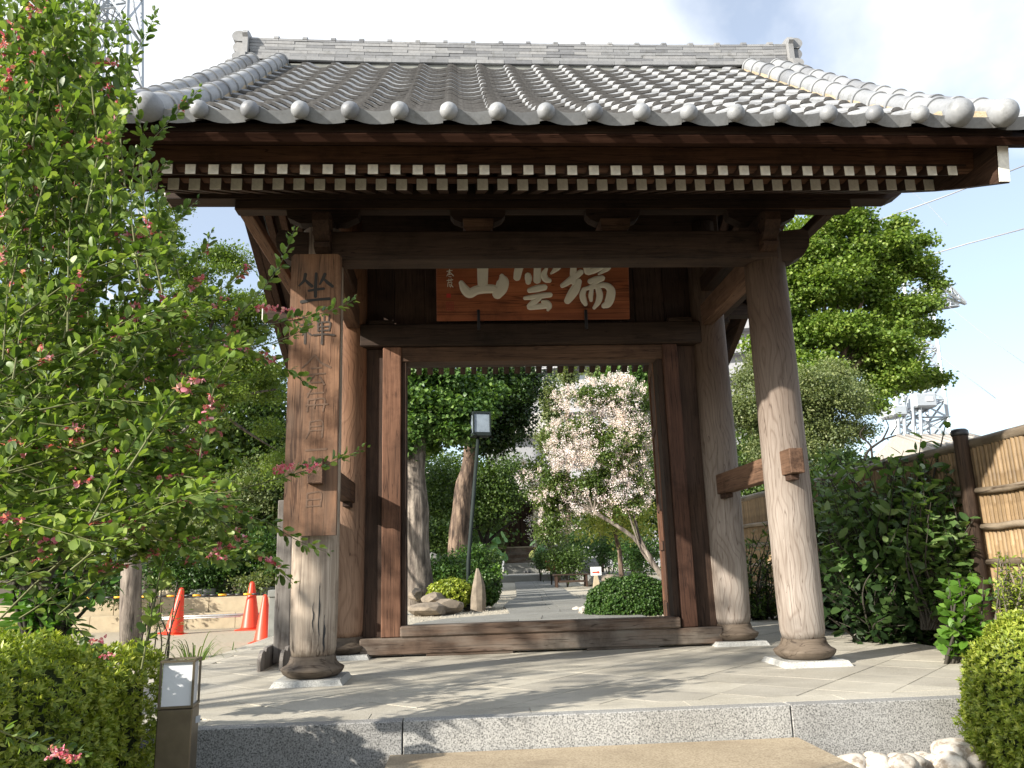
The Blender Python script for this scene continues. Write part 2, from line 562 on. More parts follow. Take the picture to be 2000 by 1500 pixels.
M_barkd = wood('dark bark', (.022, .018, .014), (.055, .045, .035), 'z', fine=.4)
M_twig = plain('twig', (.13, .14, .05), .7)
M_twigd = plain('dark twig', (.04, .035, .025), .8)
L_clover = leafmat('bush clover leaf', (.055, .105, .025), (.15, .235, .055), (.28, .36, .11), .34)
L_azalea = leafmat('azalea leaf', (.13, .185, .02), (.25, .32, .04), (.42, .45, .09), .3, .4)
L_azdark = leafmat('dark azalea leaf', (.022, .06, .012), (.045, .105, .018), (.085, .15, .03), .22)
L_ginkgo = leafmat('ginkgo leaf', (.085, .15, .024), (.155, .245, .042), (.27, .345, .085), .33)
L_gink2 = leafmat('ginkgo leaf cool', (.05, .115, .03), (.095, .18, .045), (.17, .27, .075), .3)
L_maple = leafmat('maple leaf', (.07, .12, .02), (.13, .20, .035), (.20, .27, .055), .35)
L_olive = leafmat('olive tree leaf', (.09, .125, .05), (.15, .19, .075), (.23, .26, .12), .3)
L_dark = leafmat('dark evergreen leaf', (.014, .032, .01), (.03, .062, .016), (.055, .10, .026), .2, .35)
L_mid = leafmat('mid green leaf', (.035, .070, .015), (.065, .115, .024), (.115, .175, .04), .3)
L_fresh = leafmat('fresh green leaf', (.07, .16, .02), (.12, .25, .035), (.20, .34, .07), .35, .4)
L_yellow = leafmat('yellow green leaf', (.17, .23, .05), (.30, .35, .09), (.46, .45, .15), .35)
L_crape = leafmat('crape myrtle leaf', (.045, .085, .018), (.085, .14, .03), (.16, .21, .06), .3)
L_shrub = leafmat('shrub leaf', (.05, .10, .03), (.105, .185, .055), (.20, .28, .11), .33, .35)
L_under = leafmat('shade dark undergrowth leaf', (.010, .024, .008), (.022, .048, .013), (.05, .09, .025), .15, .5, .2)  # leaf colour darkened to stand in for shade along the platform edge
L_broad = leafmat('glossy broad leaf', (.06, .15, .025), (.12, .25, .05), (.20, .34, .09), .3, .3, .5)
L_grass = leafmat('grass blade', (.05, .10, .02), (.09, .15, .03), (.2, .24, .08), .25)
F_pink = leafmat('pink petal', (.58, .10, .20), (.72, .24, .36), (.84, .52, .60), .3, .6, .2)
F_white = leafmat('white petal', (.72, .55, .60), (.80, .72, .77), (.85, .84, .88), .15, .6, .2)
L_lotus = leafmat('lotus leaf', (.12, .26, .10), (.18, .34, .15), (.5, .38, .08), .3)
#END_MATERIALS

# ================================================================== SETTING
def ground_z(x, y):
    """garden behind the gate rises very slightly"""
    return 0.0 if y < 3.0 else min(0.01 * (y - 3.0), 0.5)

b = MB()
b.add([(-400, -60, -.34), (400, -60, -.34), (400, 700, -.34), (-400, 700, -.34)], [(0, 1, 2, 3)])
g = b.build('ground', M_earth); props(g, kind='structure')

# stone platform: one slab core with separate stones on it
PX0, PX1, PY0, PY1 = -2.81, 2.93, -2.92, 2.62
b = MB().box(PX0 + .03, PX1 - .03, PY0 + .05, PY1, -.36, -.035)
plat = b.build('platform', M_concg); props(plat, kind='structure')
# front riser blocks
xs = [PX0, -.935, .905, PX1]
for i in range(3):
    bb = MB().bbox(xs[i] + .003, xs[i + 1] - .003, PY0, PY0 + .09, -.34, 0.0, .004)
    bb.build('riser_stone', M_riser, plat)
# side kerbs
for x in (PX0, PX1):
    n = 6
    for i in range(n):
        y0 = PY0 + .093 + (PY1 - PY0 - .09) * i / n; y1 = PY0 + .09 + (PY1 - PY0 - .09) * (i + 1) / n
        MB().bbox(min(x, x + (.16 if x < 0 else -.16)), max(x, x + (.16 if x < 0 else -.16)), y0, y1 - .003, -.34, -.001, .003).build('kerb_stone', M_pave, plat)
# front border stones flush on top
nb = 7
bx0, bx1 = PX0 + .163, PX1 - .163
for i in range(nb):
    a0 = bx0 + (bx1 - bx0) * i / nb; a1 = bx0 + (bx1 - bx0) * (i + 1) / nb
    MB().bbox(a0, a1 - .0025, PY0 + .0925, PY0 + .245, -.03, -.0005, .002).build('border_stone', M_pave, plat)
# diagonal paving, clipped to the field
def clip_poly(poly, x0, x1, y0, y1):
    def cl(p, f, g_):
        o = []
        for i in range(len(p)):
            a, c_ = p[i], p[(i + 1) % len(p)]
            fa, fc = f(a), f(c_)
            if fa >= 0: o.append(a)
            if (fa >= 0) != (fc >= 0):
                t = fa / (fa - fc); o.append((a[0] + (c_[0] - a[0]) * t, a[1] + (c_[1] - a[1]) * t))
        return o
    for f in (lambda p: p[0] - x0, lambda p: x1 - p[0], lambda p: p[1] - y0, lambda p: y1 - p[1]):
        poly = cl(poly, f, None)
        if len(poly) < 3: return []
    return poly
ts = .372; ang = math.radians(47.5); ca, sa = math.cos(ang), math.sin(ang)
gp = .0030
for i in range(-14, 15):
    for j in range(-14, 15):
        cs = [(i * ts + gp, j * ts + gp), ((i + 1) * ts - gp, j * ts + gp), ((i + 1) * ts - gp, (j + 1) * ts - gp), (i * ts + gp, (j + 1) * ts - gp)]
        pl = [(.14 + u * ca - w * sa, -2.0 + u * sa + w * ca) for u, w in cs]
        pl = clip_poly(pl, bx0, bx1 - .002, PY0 + .2475, PY1)
        if len(pl) < 3: continue
        ar = abs(sum(pl[k][0] * pl[(k + 1) % len(pl)][1] - pl[(k + 1) % len(pl)][0] * pl[k][1] for k in range(len(pl)))) / 2
        if ar < .004: continue
        dz = random.uniform(-.0012, .0012)
        MB().prism(pl, -.03, dz, 'z').build('paving_stone', M_pave, plat)

# tan stepping slab in front
st = MB()
prof = [(-2.925, -.33), (-2.925, -.155), (-2.94, -.14), (-3.62, -.137), (-3.66, -.15), (-3.66, -.33)]
st.prism(prof, -.99, .915, 'x')
stp = st.build('step_stone', M_step); props(stp, kind='structure')

# garden ground behind the platform (gravel) with an edge down to the left yard
V = []; F = []
xs_ = np.linspace(-2.85, 14, 30); ys_ = np.linspace(2.63, 60, 60)
for y in ys_:
    for x in xs_:
        V.append((x, y, ground_z(x, y) - .02 + .006 * math.sin(x * 3 + y * 2.1)))
for j in range(59):
    for i in range(29):
        k = j * 30 + i; F.append((k, k + 1, k + 31, k + 30))
b = MB(); b.add(V, F, True)
e0 = len(b.v)
edge = [V[j * 30] for j in range(60)]
b.add([p for q in edge for p in (q, (q[0], q[1], -.36))], [(2 * j, 2 * j + 2, 2 * j + 3, 2 * j + 1) for j in range(59)])
gr = b.build('gravel_ground', M_gravel); props(gr, kind='structure')

# loose gravel grains near the gate where single stones can be seen
n = 5200
gx = rng.uniform(-1.6, 2.2, n); gy = 2.7 + rng.random(n) ** 1.3 * 8
P = np.stack([gx, gy, .01 * np.maximum(gy - 3, 0) - .012], 1)
sz = rng.uniform(.008, .02, n)
tet = np.array([[1, 0, 0], [-.5, .86, 0], [-.5, -.86, 0], [0, 0, .9]])
Vg = (P[:, None, :] + tet[None] * sz[:, None, None] * rng.uniform(.6, 1.3, (n, 1, 3))).reshape(-1, 3)
k = np.arange(n)[:, None] * 4
Fg = np.concatenate([k + np.array([[0, 1, 3]]), k + np.array([[1, 2, 3]]), k + np.array([[2, 0, 3]])])
props(link('gravel', npmesh('gravel', Vg, Fg, M_gravel)), kind='stuff')

# curved garden path of stone slabs
path = thing('garden_path', None, None, (0.3, 2.7, 0)); path['kind'] = 'structure'
def pc(y):       # centre line of the path
    return float(np.interp(y, [2.6, 4.4, 5.2, 8.3, 12, 21], [.12, .25, .72, .88, 1.15, 1.75]))
def pw(y):       # its half width
    return float(np.interp(y, [2.6, 4.3, 5.0, 7.0, 8.6, 10, 21], [1.6, 1.45, .66, .80, .70, .58, .66]))
rows = [2.66]
while rows[-1] < 21.0:
    rows.append(rows[-1] + .62)
for j in range(len(rows) - 1):
    y0, y1 = rows[j], rows[j + 1] - .012
    w0, w1 = pw(y0), pw(y1)
    nc = 4 if y0 < 4.3 else 2
    sh = (j % 2) * .2 - .1
    cuts = [-1.0] + [(-1.0 + 2 * (i + 1) / nc) - (sh if 0 < i + 1 < nc else 0) for i in range(nc)]
    for i in range(nc):
        a0, a1 = cuts[i], cuts[i + 1]; g_ = .005
        q = [(pc(y0) + a0 * w0 + g_, y0), (pc(y0) + a1 * w0 - g_, y0), (pc(y1) + a1 * w1 - g_, y1), (pc(y1) + a0 * w1 + g_, y1)]
        z = .01 * (y0 - 3) if y0 > 3 else 0
        bb = MB()
        zz = random.uniform(.0, .004)
        bb.add([(p[0], p[1], ground_z(*p) - .05) for p in q] + [(p[0], p[1], ground_z(*p) + .004 + zz) for p in q],
               [(3, 2, 1, 0), (4, 5, 6, 7), (0, 1, 5, 4), (1, 2, 6, 5), (2, 3, 7, 6), (3, 0, 4, 7)])
        bb.build('paving_stone', M_path, path)
# branch to the right and raised court before the hall
b = MB()
b.add([(2.0, 9.6, .075), (9, 10.6, .085), (9, 12.4, .105), (2.2, 12.2, .10)], [(0, 1, 2, 3)])
props(b.build('side_path', M_path), kind='structure')
court = MB().bbox(-.6, 5.6, 21.2, 30, -.1, .40, .02).build('court_pavement', M_path); props(court, kind='structure')

# sandy yard at left, low
b = MB(); b.add([(-16, 1.5, -.334), (-2.82, 1.5, -.334), (-2.82, 9.3, -.30), (-16, 9.3, -.30)], [(0, 1, 2, 3)])
props(b.build('sandy_yard', M_sand), kind='structure')

# ================================================================== GATE
gate = thing('temple_gate', 'dark timber gate with grey tiled gable roof standing on round posts over the granite platform', 'temple gate', (0, 0, 0))

A = 1.6145; B = 1.43; PR = .15
def post(x, y, z0, z1, mat, name='main_post', r=PR):
    hh = z1 - z0
    pr = [(r * .90, z0), (r * .97, z0 + .05), (r * 1.0, z0 + .25), (r * 1.02, z0 + hh * .4), (r * .99, z0 + hh * .8), (r * .95, z1)]
    m = MB().lathe([(q, z - z0) for q, z in pr], (0, 0, 0), 40,
                   wob=lambda a, z: .012 * math.sin(2 * a + z * 1.3) + .006 * math.sin(5 * a - z * 2))
    o = link(name, m.mesh(name, mat), gate)
    o.location = (x, y, z0)
    return o
def pad(x, y, name='stone_pad'):
    q = .20
    h_, c_ = .035, .022
    v = [(x - q - c_, y - q - c_, 0), (x + q + c_, y - q - c_, 0), (x + q + c_, y + q + c_, 0), (x - q - c_, y + q + c_, 0),
         (x - q, y - q, h_), (x + q, y - q, h_), (x + q, y + q, h_), (x - q, y + q, h_)]
    MB().add(v, [(4, 5, 6, 7), (0, 1, 5, 4), (1, 2, 6, 5), (2, 3, 7, 6), (3, 0, 4, 7)]).build(name, M_slab, gate)
    pf = [(.132, .035), (.158, .040), (.184, .058), (.197, .078), (.200, .090), (.192, .097), (.168, .110), (.152, .128), (.145, .148), (.143, .166)]
    MB().lathe(pf, (x, y, 0), 36).build('base_stone', M_baseStone, gate)

M_postL2 = M_postL
fl = post(-A, -B, .165, 3.06, M_cracked, 'front_post')
fr = post(A, -B, .165, 3.06, M_post, 'front_post')
ml = post(-A, 0, .165, 3.75, M_postL, 'main_post', .152)
mr = post(A, 0, .165, 3.75, M_post, 'main_post', .152)
rl = post(-A, B, .165, 3.06, M_postL, 'rear_post')
rr = post(A, B, .165, 3.06, M_post, 'rear_post')
for x in (-A, A):
    for y in (-B, 0, B):
        pad(x, y)
# checks (cracks) and the rotten notch at the foot of the front left post
b = MB()
for (dx, z0, z1, w) in ((.055, .25, .62, .006), (.085, .19, .42, .009), (-.03, .75, 1.05, .006), (.02, .30, .5, .004)):
    y = -B - math.sqrt(max(.0001, (PR * .985) ** 2 - dx * dx)) - .0015
    pts = [(-A + dx + .004 * math.sin(i * 1.7), y, z0 + (z1 - z0) * i / 8) for i in range(9)]
    vs = []
    for i, p in enumerate(pts):
        ww = w * math.sin(math.pi * (i + .3) / 8.6)
        vs += [(p[0] - ww, p[1], p[2]), (p[0] + ww, p[1], p[2])]
    b.add(vs, [(2 * i, 2 * i + 1, 2 * i + 3, 2 * i + 2) for i in range(8)])
b.build('timber_crack', M_black, gate)

# ---- beams ----
X = 'x'
def beam(name, x0, x1, y0, y1, z0, z1, mat, b_=.008, parent=None):
    return MB().bbox(x0, x1, y0, y1, z0, z1, b_).build(name, mat, parent or gate)
beam('front_beam', -A - .02, A + .06, -1.575, -1.40, 2.80, 3.022, M_dkwood_x, .01)
beam('beam_trim', -A + .155, A - .155, -1.595, -1.577, 2.795, 2.83, M_dkwood_x, .003)
beam('rear_beam', -A - .02, A + .06, 1.38, 1.555, 2.80, 3.022, M_dkwood_x, .01)
# carved noses of the front beam beyond the posts
def nose(sx, y):
    pf = [(0, 2.79), (.10, 2.80), (.17, 2.835), (.215, 2.90), (.232, 2.97), (.222, 3.02), (.19, 3.045), (.15, 3.038), (.0, 3.022)]
    pts = [(sx * (A + .08 + u), w) for u, w in pf]
    if sx < 0: pts = pts[::-1]
    MB().prism(pts, y - .07, y + .07, 'y').build('beam_nose', M_dkwood_x, gate)
for s_ in (-1, 1):
    nose(s_, -1.48); nose(s_, 1.47)
# forward facing carved brackets on the front post heads
for s_ in (-1, 1):
    x = s_ * (A - .03)
    pf = [(-1.40, 3.05), (-1.40, 2.86), (-1.60, 2.85), (-1.66, 2.87), (-1.665, 2.90), (-1.64, 2.915), (-1.70, 2.96), (-1.745, 3.03), (-1.74, 3.09), (-1.68, 3.12), (-1.40, 3.12)]
    MB().prism(pf, x - .055, x + .055, 'x').build('carved_bracket', M_dkwood_y, gate)
    b = MB()
    for sx in (-1, 1):
        pts = [(x + sx * .0575, -1.66 + .055 * math.cos(a), 3.01 + .055 * math.sin(a)) for a in np.linspace(-2.2, 2.3, 12)]
        b.tube(pts, .006, 5)
    b.build('carved_scroll', M_dkwood_y, gate)
# eave purlin stack carried on the front (and rear) beams
for sy in (-1, 1):
    yy = sy * 1.43
    def yb(a, c_):
        return (min(yy + a, yy + c_), max(yy + a, yy + c_))
    y0, y1 = yb(-.07, .07)
    MB().prism([(-2.67, 3.306), (2.61, 3.306), (2.70, 3.345), (2.70, 3.44), (-2.72, 3.44), (-2.72, 3.306)], y0, y1, 'y').build('eave_purlin', M_dkwood_x, gate)
    beam('purlin_end', -2.732, -2.7205, y0 - .002, y1 + .002, 3.303, 3.443, M_white, .002)
    y0, y1 = yb(-.055, .055)
    beam('purlin_plate', -2.24, 2.31, y0, y1, 3.228, 3.3045, M_dkwood_x, .006)
    if sy < 0:
        MB().box(-2.235, 2.305, -1.4875, -1.4855, 3.230, 3.2355).build('plate_trim', M_warm_x, gate)
    # boat shaped bracket arms on bearing blocks
    for bx in (-.50, .50) if sy > 0 else (-.50, .495):
        pf = [(bx - .20, 3.226), (bx - .20, 3.19), (bx - .175, 3.155), (bx - .12, 3.128), (bx + .12, 3.128), (bx + .175, 3.155), (bx + .20, 3.19), (bx + .20, 3.226)]
        MB().prism(pf, yy - .05, yy + .05, 'y').build('bracket_arm', M_dkwood_x, gate)
        fb = yy - sy * 0 
        v = []
        for (q, w, z) in ((.075, .085, 3.024), (.105, .115, 3.066), (.11, .12, 3.126)):
            v += [(bx - q, yy - w, z), (bx + q, yy - w, z), (bx + q, yy + w, z), (bx - q, yy + w, z)]
        MB().add(v, [(3, 2, 1, 0), (8, 9, 10, 11)] + [(4 * l + i, 4 * l + (i + 1) % 4, 4 * l + 4 + (i + 1) % 4, 4 * l + 4 + i) for l in (0, 1) for i in range(4)]).build('bearing_block', M_warm_x, gate)
    for sx in (-1, 1):
        bx = sx * (A - .0)
        pf = [(bx - .26, 3.226), (bx - .25, 3.17), (bx - .16, 3.125), (bx + .16, 3.125), (bx + .25, 3.17), (bx + .26, 3.226)]
        MB().prism(pf, yy - .049, yy + .049, 'y').build('bracket_arm', M_dkwood_x, gate)
# side ties between purlins and between posts
for s_ in (-1, 1):
    x = s_ * 2.19
    beam('tie_beam', x - .045, x + .045, -1.36, 1.36, 3.235, 3.31, M_warm_y if s_ < 0 else M_dkwood_y, .006)
    x = s_ * 1.57
    beam('side_beam', x - .055, x + .055, -1.40 + .10, -.14, 2.74, 2.93, M_warm_y, .008)
    beam('side_beam', x - .055, x + .055, .14, 1.36, 2.74, 2.93, M_warm_y, .008)
    beam('side_upper_beam', s_ * 1.60 - .06, s_ * 1.60 + .06, -1.38, 1.38, 3.06, 3.20, M_dkwood_y, .008)
    x = s_ * (A - .035)
    beam('tie_rail', x - .048, x + .048, -1.72, .62 if s_ > 0 else 1.72, 1.235, 1.40, M_warm_y, .005)
    beam('rail_wedge', x - .03, x + .03, -1.66, -1.30, 1.195, 1.2345, M_dkwood_y, .003)
    beam('rail_wedge', x - .03, x + .03, -.30, -.145, 1.195, 1.2345, M_dkwood_y, .003)
# ---- main wall line ----
beam('lintel', -A + .10, A - .10, -.12, .10, 2.585, 2.787, M_dkwood_x, .01)
for s_ in (-1, 1):
    beam('lintel_shoulder', s_ * 1.33 - .11, s_ * 1.33 + .11, -.115, .09, 2.7875, 2.825, M_dkwood_x, .004)
beam('door_head', -1.16, 1.16, -.085, .07, 2.45, 2.5835, M_warm_x, .008)
# plank wall above the lintel
px = np.linspace(-A + .12, A - .12, 12)
for i in range(11):
    MB().bbox(px[i] + .002, px[i + 1] - .002, .0, .03, 2.79, 4.05, .004).build('wall_plank', M_dkwood_z, gate)
beam('upper_beam', -A - .15, A + .15, -.10, .10, 3.62, 3.84, M_dkwood_x, .01)
# jambs
beam('door_jamb', -1.315, -1.155, -.10, .09, .1515, 2.583, M_warm_z, .008)
beam('jamb_trim', -1.1535, -1.112, -.075, .07, .241, 2.449, M_dkwood_z, .004)
beam('door_jamb', 1.155, 1.290, -.10, .09, .1515, 2.583, wood('dark red jamb', (.055, .026, .016), (.105, .052, .034), 'z'), .008)
beam('jamb_trim', 1.10, 1.1535, -.07, .07, .241, 2.449, M_dkwood_z, .004)
beam('side_panel', -A + .14, -1.3165, -.02, .01, .1515, 2.583, M_dkwood_z, .004)
beam('side_panel', 1.2915, A - .14, -.02, .01, .1515, 2.583, M_dkwood_z, .004)
# sill
beam('sill_beam', -A + .13, A - .13, -.115, .10, .018, .15, M_sill, .01)
beam('threshold', -1.16, 1.14, -.125, .055, .1515, .24, M_sill, .012)
beam('threshold_cap', -1.10, 1.09, .06, .13, .16, .225, M_sill, .004)
for x0, x1 in ((-.95, -.25), (.35, .95)):
    beam('sill_packing', x0, x1, -.105, .02, .0, .017, M_sill, .003)
# door leaves folded back inwards
def door(s_, x0, x1, y0, y1):
    L = math.hypot(x1 - x0, y1 - y0)
    an = math.atan2(y1 - y0, x1 - x0)
    Mx = Matrix.Translation((x0, y0, .17)) @ Matrix.Rotation(an, 4, 'Z')
    H_ = 2.40
    d = MB().bbox(0, L, -.012, .012, 0, H_, .002, Mx).build('door', M_warm_z, gate)
    fr_ = lambda nm, a, c_, z0, z1: MB().bbox(a, c_, -.028, .028, z0, z1, .005, Mx).build(nm, M_warm_z, d)
    fr_('stile', 0, .09, 0, H_); fr_('stile', L - .09, L, 0, H_)
    for z0, z1 in ((0, .16), (.62, .70), (.98, 1.06), (1.72, 1.80), (H_ - .12, H_)):
        fr_('rail', .091, L - .091, z0, z1)
    fr_('muntin', L / 2 - .03, L / 2 + .03, .7015, .979)
door(1, 1.13, 1.30, .10, 1.0)
door(-1, -1.14, -1.36, .10, 1.0)

# ---- rafters ----
def rafter(name, x, y0, z0, y1, z1, w, h, mat, white=True):
    """y0,z0 = bottom front edge of the outer end, rising to y1,z1"""
    v = [(x - w / 2, y0, z0), (x + w / 2, y0, z0), (x + w / 2, y0, z0 + h), (x - w / 2, y0, z0 + h),
         (x - w / 2, y1, z1), (x + w / 2, y1, z1), (x + w / 2, y1, z1 + h), (x - w / 2, y1, z1 + h)]
    fs = [(0, 1, 2, 3), (7, 6, 5, 4), (0, 4, 5, 1), (3, 2, 6, 7), (0, 3, 7, 4), (1, 5, 6, 2)]
    if (y1 - y0) < 0: fs = [f[::-1] for f in fs]
    return MB().add(v, fs).mesh(name, mat)
qx = .1291
me_low = rafter('lower_rafter', 0, -2.169, 3.040, .0, 3.040 + 2.169 * .45, .068, .078, M_dkwood_y)
me_up = rafter('upper_rafter', 0, -2.614, 2.916, -1.50, 2.916 + 1.114 * .50, .058, .062, M_dkwood_y)
me_lowr = rafter('rear_rafter', 0, 2.40, 2.930, .0, 2.930 + 2.40 * .46, .062, .10, M_dkwood_y)
mc_low = MB().bbox(-.034, .034, -2.1745, -2.1695, 3.041, 3.117, .0015).mesh('rafter_end', M_white)
mc_up = MB().bbox(-.029, .029, -2.6195, -2.6145, 2.917, 2.977, .0015).mesh('rafter_end', M_white)
k = 0
for i in range(-9, 31):
    x = -1.3873 + i * qx
    if -2.60 < x < 2.50:
        r_ = link('lower_rafter', me_low, gate); r_.location = (x, 0, random.uniform(-.002, .002))
        w_ = link('rafter_end', mc_low, None); w_.location = (0, 0, 0); w_.parent = r_
        w_.rotation_euler = (0, random.uniform(-.01, .01), 0) if False else (0, 0, 0)
    x = -1.3873 + i * qx
    if -2.60 < x < 2.45:
        link('rear_rafter', me_lowr, gate).location = (x, 0, 0)
for i in range(-11, 31):
    x = -1.2613 + i * .1291
    if -2.60 < x < 2.46:
        r_ = link('upper_rafter', me_up, gate); r_.location = (x, 0, random.uniform(-.002, .002))
        w_ = link('rafter_end', mc_up, None); w_.parent = r_
# boards over the rafters
def sheet(name, x0, x1, pts, th, mat, parent=gate):
    b = MB()
    v = []
    for y, z in pts: v += [(x0, y, z), (x1, y, z), (x0, y, z + th), (x1, y, z + th)]
    f = []
    for i in range(len(pts) - 1):
        k = 4 * i
        f += [(k, k + 4, k + 5, k + 1), (k + 2, k + 3, k + 7, k + 6), (k, k + 2, k + 6, k + 4), (k + 1, k + 5, k + 7, k + 3)]
    k = 4 * (len(pts) - 1)
    f += [(0, 1, 3, 2), (k, k + 2, k + 3, k + 1)]
    return b.add(v, f).build(name, mat, parent)
nbd = 9
for i in range(nbd):
    t0, t1 = i / nbd, (i + 1) / nbd
    y0, y1 = -2.13 + 2.12 * t0, -2.13 + 2.12 * t1 - .006
    z0 = lambda y: 3.040 + .079 + (y + 2.169) * .45
    sheet('ceiling_board', -2.47, 2.44, [(y0, z0(y0)), (y1, z0(y1))], .015, M_dkwood_x)
    z1_ = lambda y: 2.930 + .101 + (2.40 - y) * .46
    y0, y1 = 2.19 - 2.18 * t0, 2.19 - 2.18 * t1 + .006
    sheet('ceiling_board', -2.47, 2.44, [(y1, z1_(y1)), (y0, z1_(y0))], .015, M_dkwood_x)
sheet('eave_board', -2.50, 2.47, [(-2.585, 2.916 + .063 + .029 * .50), (-1.52, 2.916 + .063 + 1.094 * .50)], .015, M_dkwood_x)
beam('eave_strip', -2.56, 2.50, -2.158, -2.09, 3.1245, 3.14, M_fascia, .002)
# two fascia boards, leaning outwards
MB().prism([(-2.575, 2.981), (-2.60, 3.105), (-2.53, 3.105), (-2.51, 2.981)], -2.62, 2.60, 'x').build('fascia', M_fascia, gate)
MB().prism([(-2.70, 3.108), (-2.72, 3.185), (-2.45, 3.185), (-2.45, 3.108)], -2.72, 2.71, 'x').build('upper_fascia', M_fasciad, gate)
MB().prism([(2.42, 3.032), (2.44, 3.20), (2.36, 3.20), (2.35, 3.05)][::-1], -2.62, 2.60, 'x').build('fascia', M_fascia, gate)

# barge boards
def barge(s_, f_):
    x0, x1 = (2.52, 2.59) if s_ > 0 else (-2.66, -2.59)
    E_ = 2.76 if f_ < 0 else 2.36
    zb = lambda s: 4.06 - .475 * s + (.055 * max(0, s - 1.9) ** 1.5)
    zt = lambda s: 4.50 - .475 * s + (.02 if s > 2 else 0)
    ss = np.linspace(0, E_, 9)
    pts = [(f_ * s, zb(s)) for s in ss] + [(f_ * min(s + (.0 if s < E_ else .05), E_ + .05), zt(s)) for s in ss[::-1]]
    if f_ > 0: pts = pts[::-1]
    MB().prism(pts, x0, x1, 'x').build('barge_board', M_dkwood_y, gate)
    e = MB().bbox(x0 + .002, x1 - .002, -.006, .0, 0, zt(E_) - zb(E_) - .02, .001,
                  Matrix.Translation((0, f_ * (E_ + .006), zb(E_) + .005)) @ Matrix.Rotation(.16 * f_ * -1, 4, 'X'))
    e.build('barge_end', M_white, gate)
for s_ in (-1, 1):
    for f_ in (-1, 1):
        barge(s_, f_)

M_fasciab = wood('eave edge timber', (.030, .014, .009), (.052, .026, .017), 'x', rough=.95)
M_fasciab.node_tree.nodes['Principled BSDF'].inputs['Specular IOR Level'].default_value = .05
# ---- roof ----
_S = np.array([.13, .418, .609, .82, 1.041, 1.259, 1.466, 1.703, 1.918, 2.145, 2.432, 2.928])
_Z = np.array([5.285, 5.064, 4.897, 4.719, 4.523, 4.345, 4.167, 3.985, 3.814, 3.639, 3.44, 3.089])
PF = np.polyfit(_S, _Z, 3)
def rz(s): return float(np.polyval(PF, s))
def rsl(s): return float(np.polyval(np.polyder(PF), s))
ss = np.linspace(.0, 2.84, 14)
b = MB()
pts = [(-s, rz(s) - .12) for s in ss[::-1]] + [(s, rz(s) - .12) for s in np.linspace(0.05, 2.45, 12)]
top = [(y, z + .075) for y, z in pts]
poly_b = pts + top[::-1]
v = []
for x in (-2.66, 2.60):
    v += [(x, y, z) for y, z in poly_b]
n_ = len(poly_b); m_ = len(pts)
f = []
for i in range(n_):
    f.append((i, (i + 1) % n_, n_ + (i + 1) % n_, n_ + i))
for i in range(m_ - 1):
    a, c_ = i, i + 1
    d_, e_ = n_ - 1 - (i + 1), n_ - 1 - i
    f.append((a, e_, d_, c_)); f.append((n_ + a, n_ + c_, n_ + d_, n_ + e_))
b.add(v, f)
roof = b.build('roof', M_dkwood_x, gate)
# dark earthen bedding under the eave tiles
MB().prism([(-2.90, 2.965 + .06), (-2.90, 3.03), (-2.70, 3.20), (-2.60, 3.188), (-2.72, 3.187), (-2.80, 3.04)], -2.72, 2.68, 'x')
MB().prism([(-2.86, 2.985), (-2.885, 3.02), (-2.72, 3.155), (-2.60, 3.24), (-2.60, 3.1865), (-2.725, 3.1865), (-2.725, 3.04)], -2.80, 2.74, 'x').build('eave_bedding', M_fasciab, roof)

TP = .2663; TX0 = -2.018
PROF = [(0, .026), (.03, .038), (.09, .044), (.17, .044), (.26, .034), (.38, .015), (.50, .004), (.64, 0), (.80, .003), (.95, .011), (1.02, .016)]
def tile_mesh(name, length, lift=.026, th=.021, wid=TP, mat=None, apron=None, prof=PROF):
    b = MB(); n = len(prof)
    ys = (0.0, length)
    v = []
    for y in ys:
        l = lift * (1 - y / length * 1.15)
        for u, z in prof: v.append((u * wid, y, z + l))
    for y in ys:
        l = lift * (1 - y / length * 1.15)
        for u, z in prof: v.append((u * wid, y, z + l - th))
    if apron:
        for i, (u, z) in enumerate(prof):
            v[2 * n + i] = (u * wid, 0, z * .55 + lift - apron)
    T = lambda i: i; BT = lambda i: 2 * n + i
    f = []
    for i in range(n - 1):
        f.append((i, i + 1, n + i + 1, n + i))
        f.append((2 * n + i, 2 * n + i + 1, i + 1, i))
    f.append((0, n, 3 * n, 2 * n)); f.append((n - 1, 3 * n - 1, 4 * n - 1 - 0, 2 * n - 1)) if False else None
    f = [q for q in f if q]
    f.append((n - 1, 3 * n - 1, 4 * n - 1, 2 * n - 1))
    b.add(v, f, False)
    me = b.mesh(name, mat or M_tile)
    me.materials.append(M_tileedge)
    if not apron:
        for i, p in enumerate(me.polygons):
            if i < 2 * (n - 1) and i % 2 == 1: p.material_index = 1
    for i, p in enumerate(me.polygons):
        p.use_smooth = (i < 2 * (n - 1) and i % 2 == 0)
    return me
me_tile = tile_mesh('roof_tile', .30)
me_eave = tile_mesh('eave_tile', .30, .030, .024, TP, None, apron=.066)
NR = 15
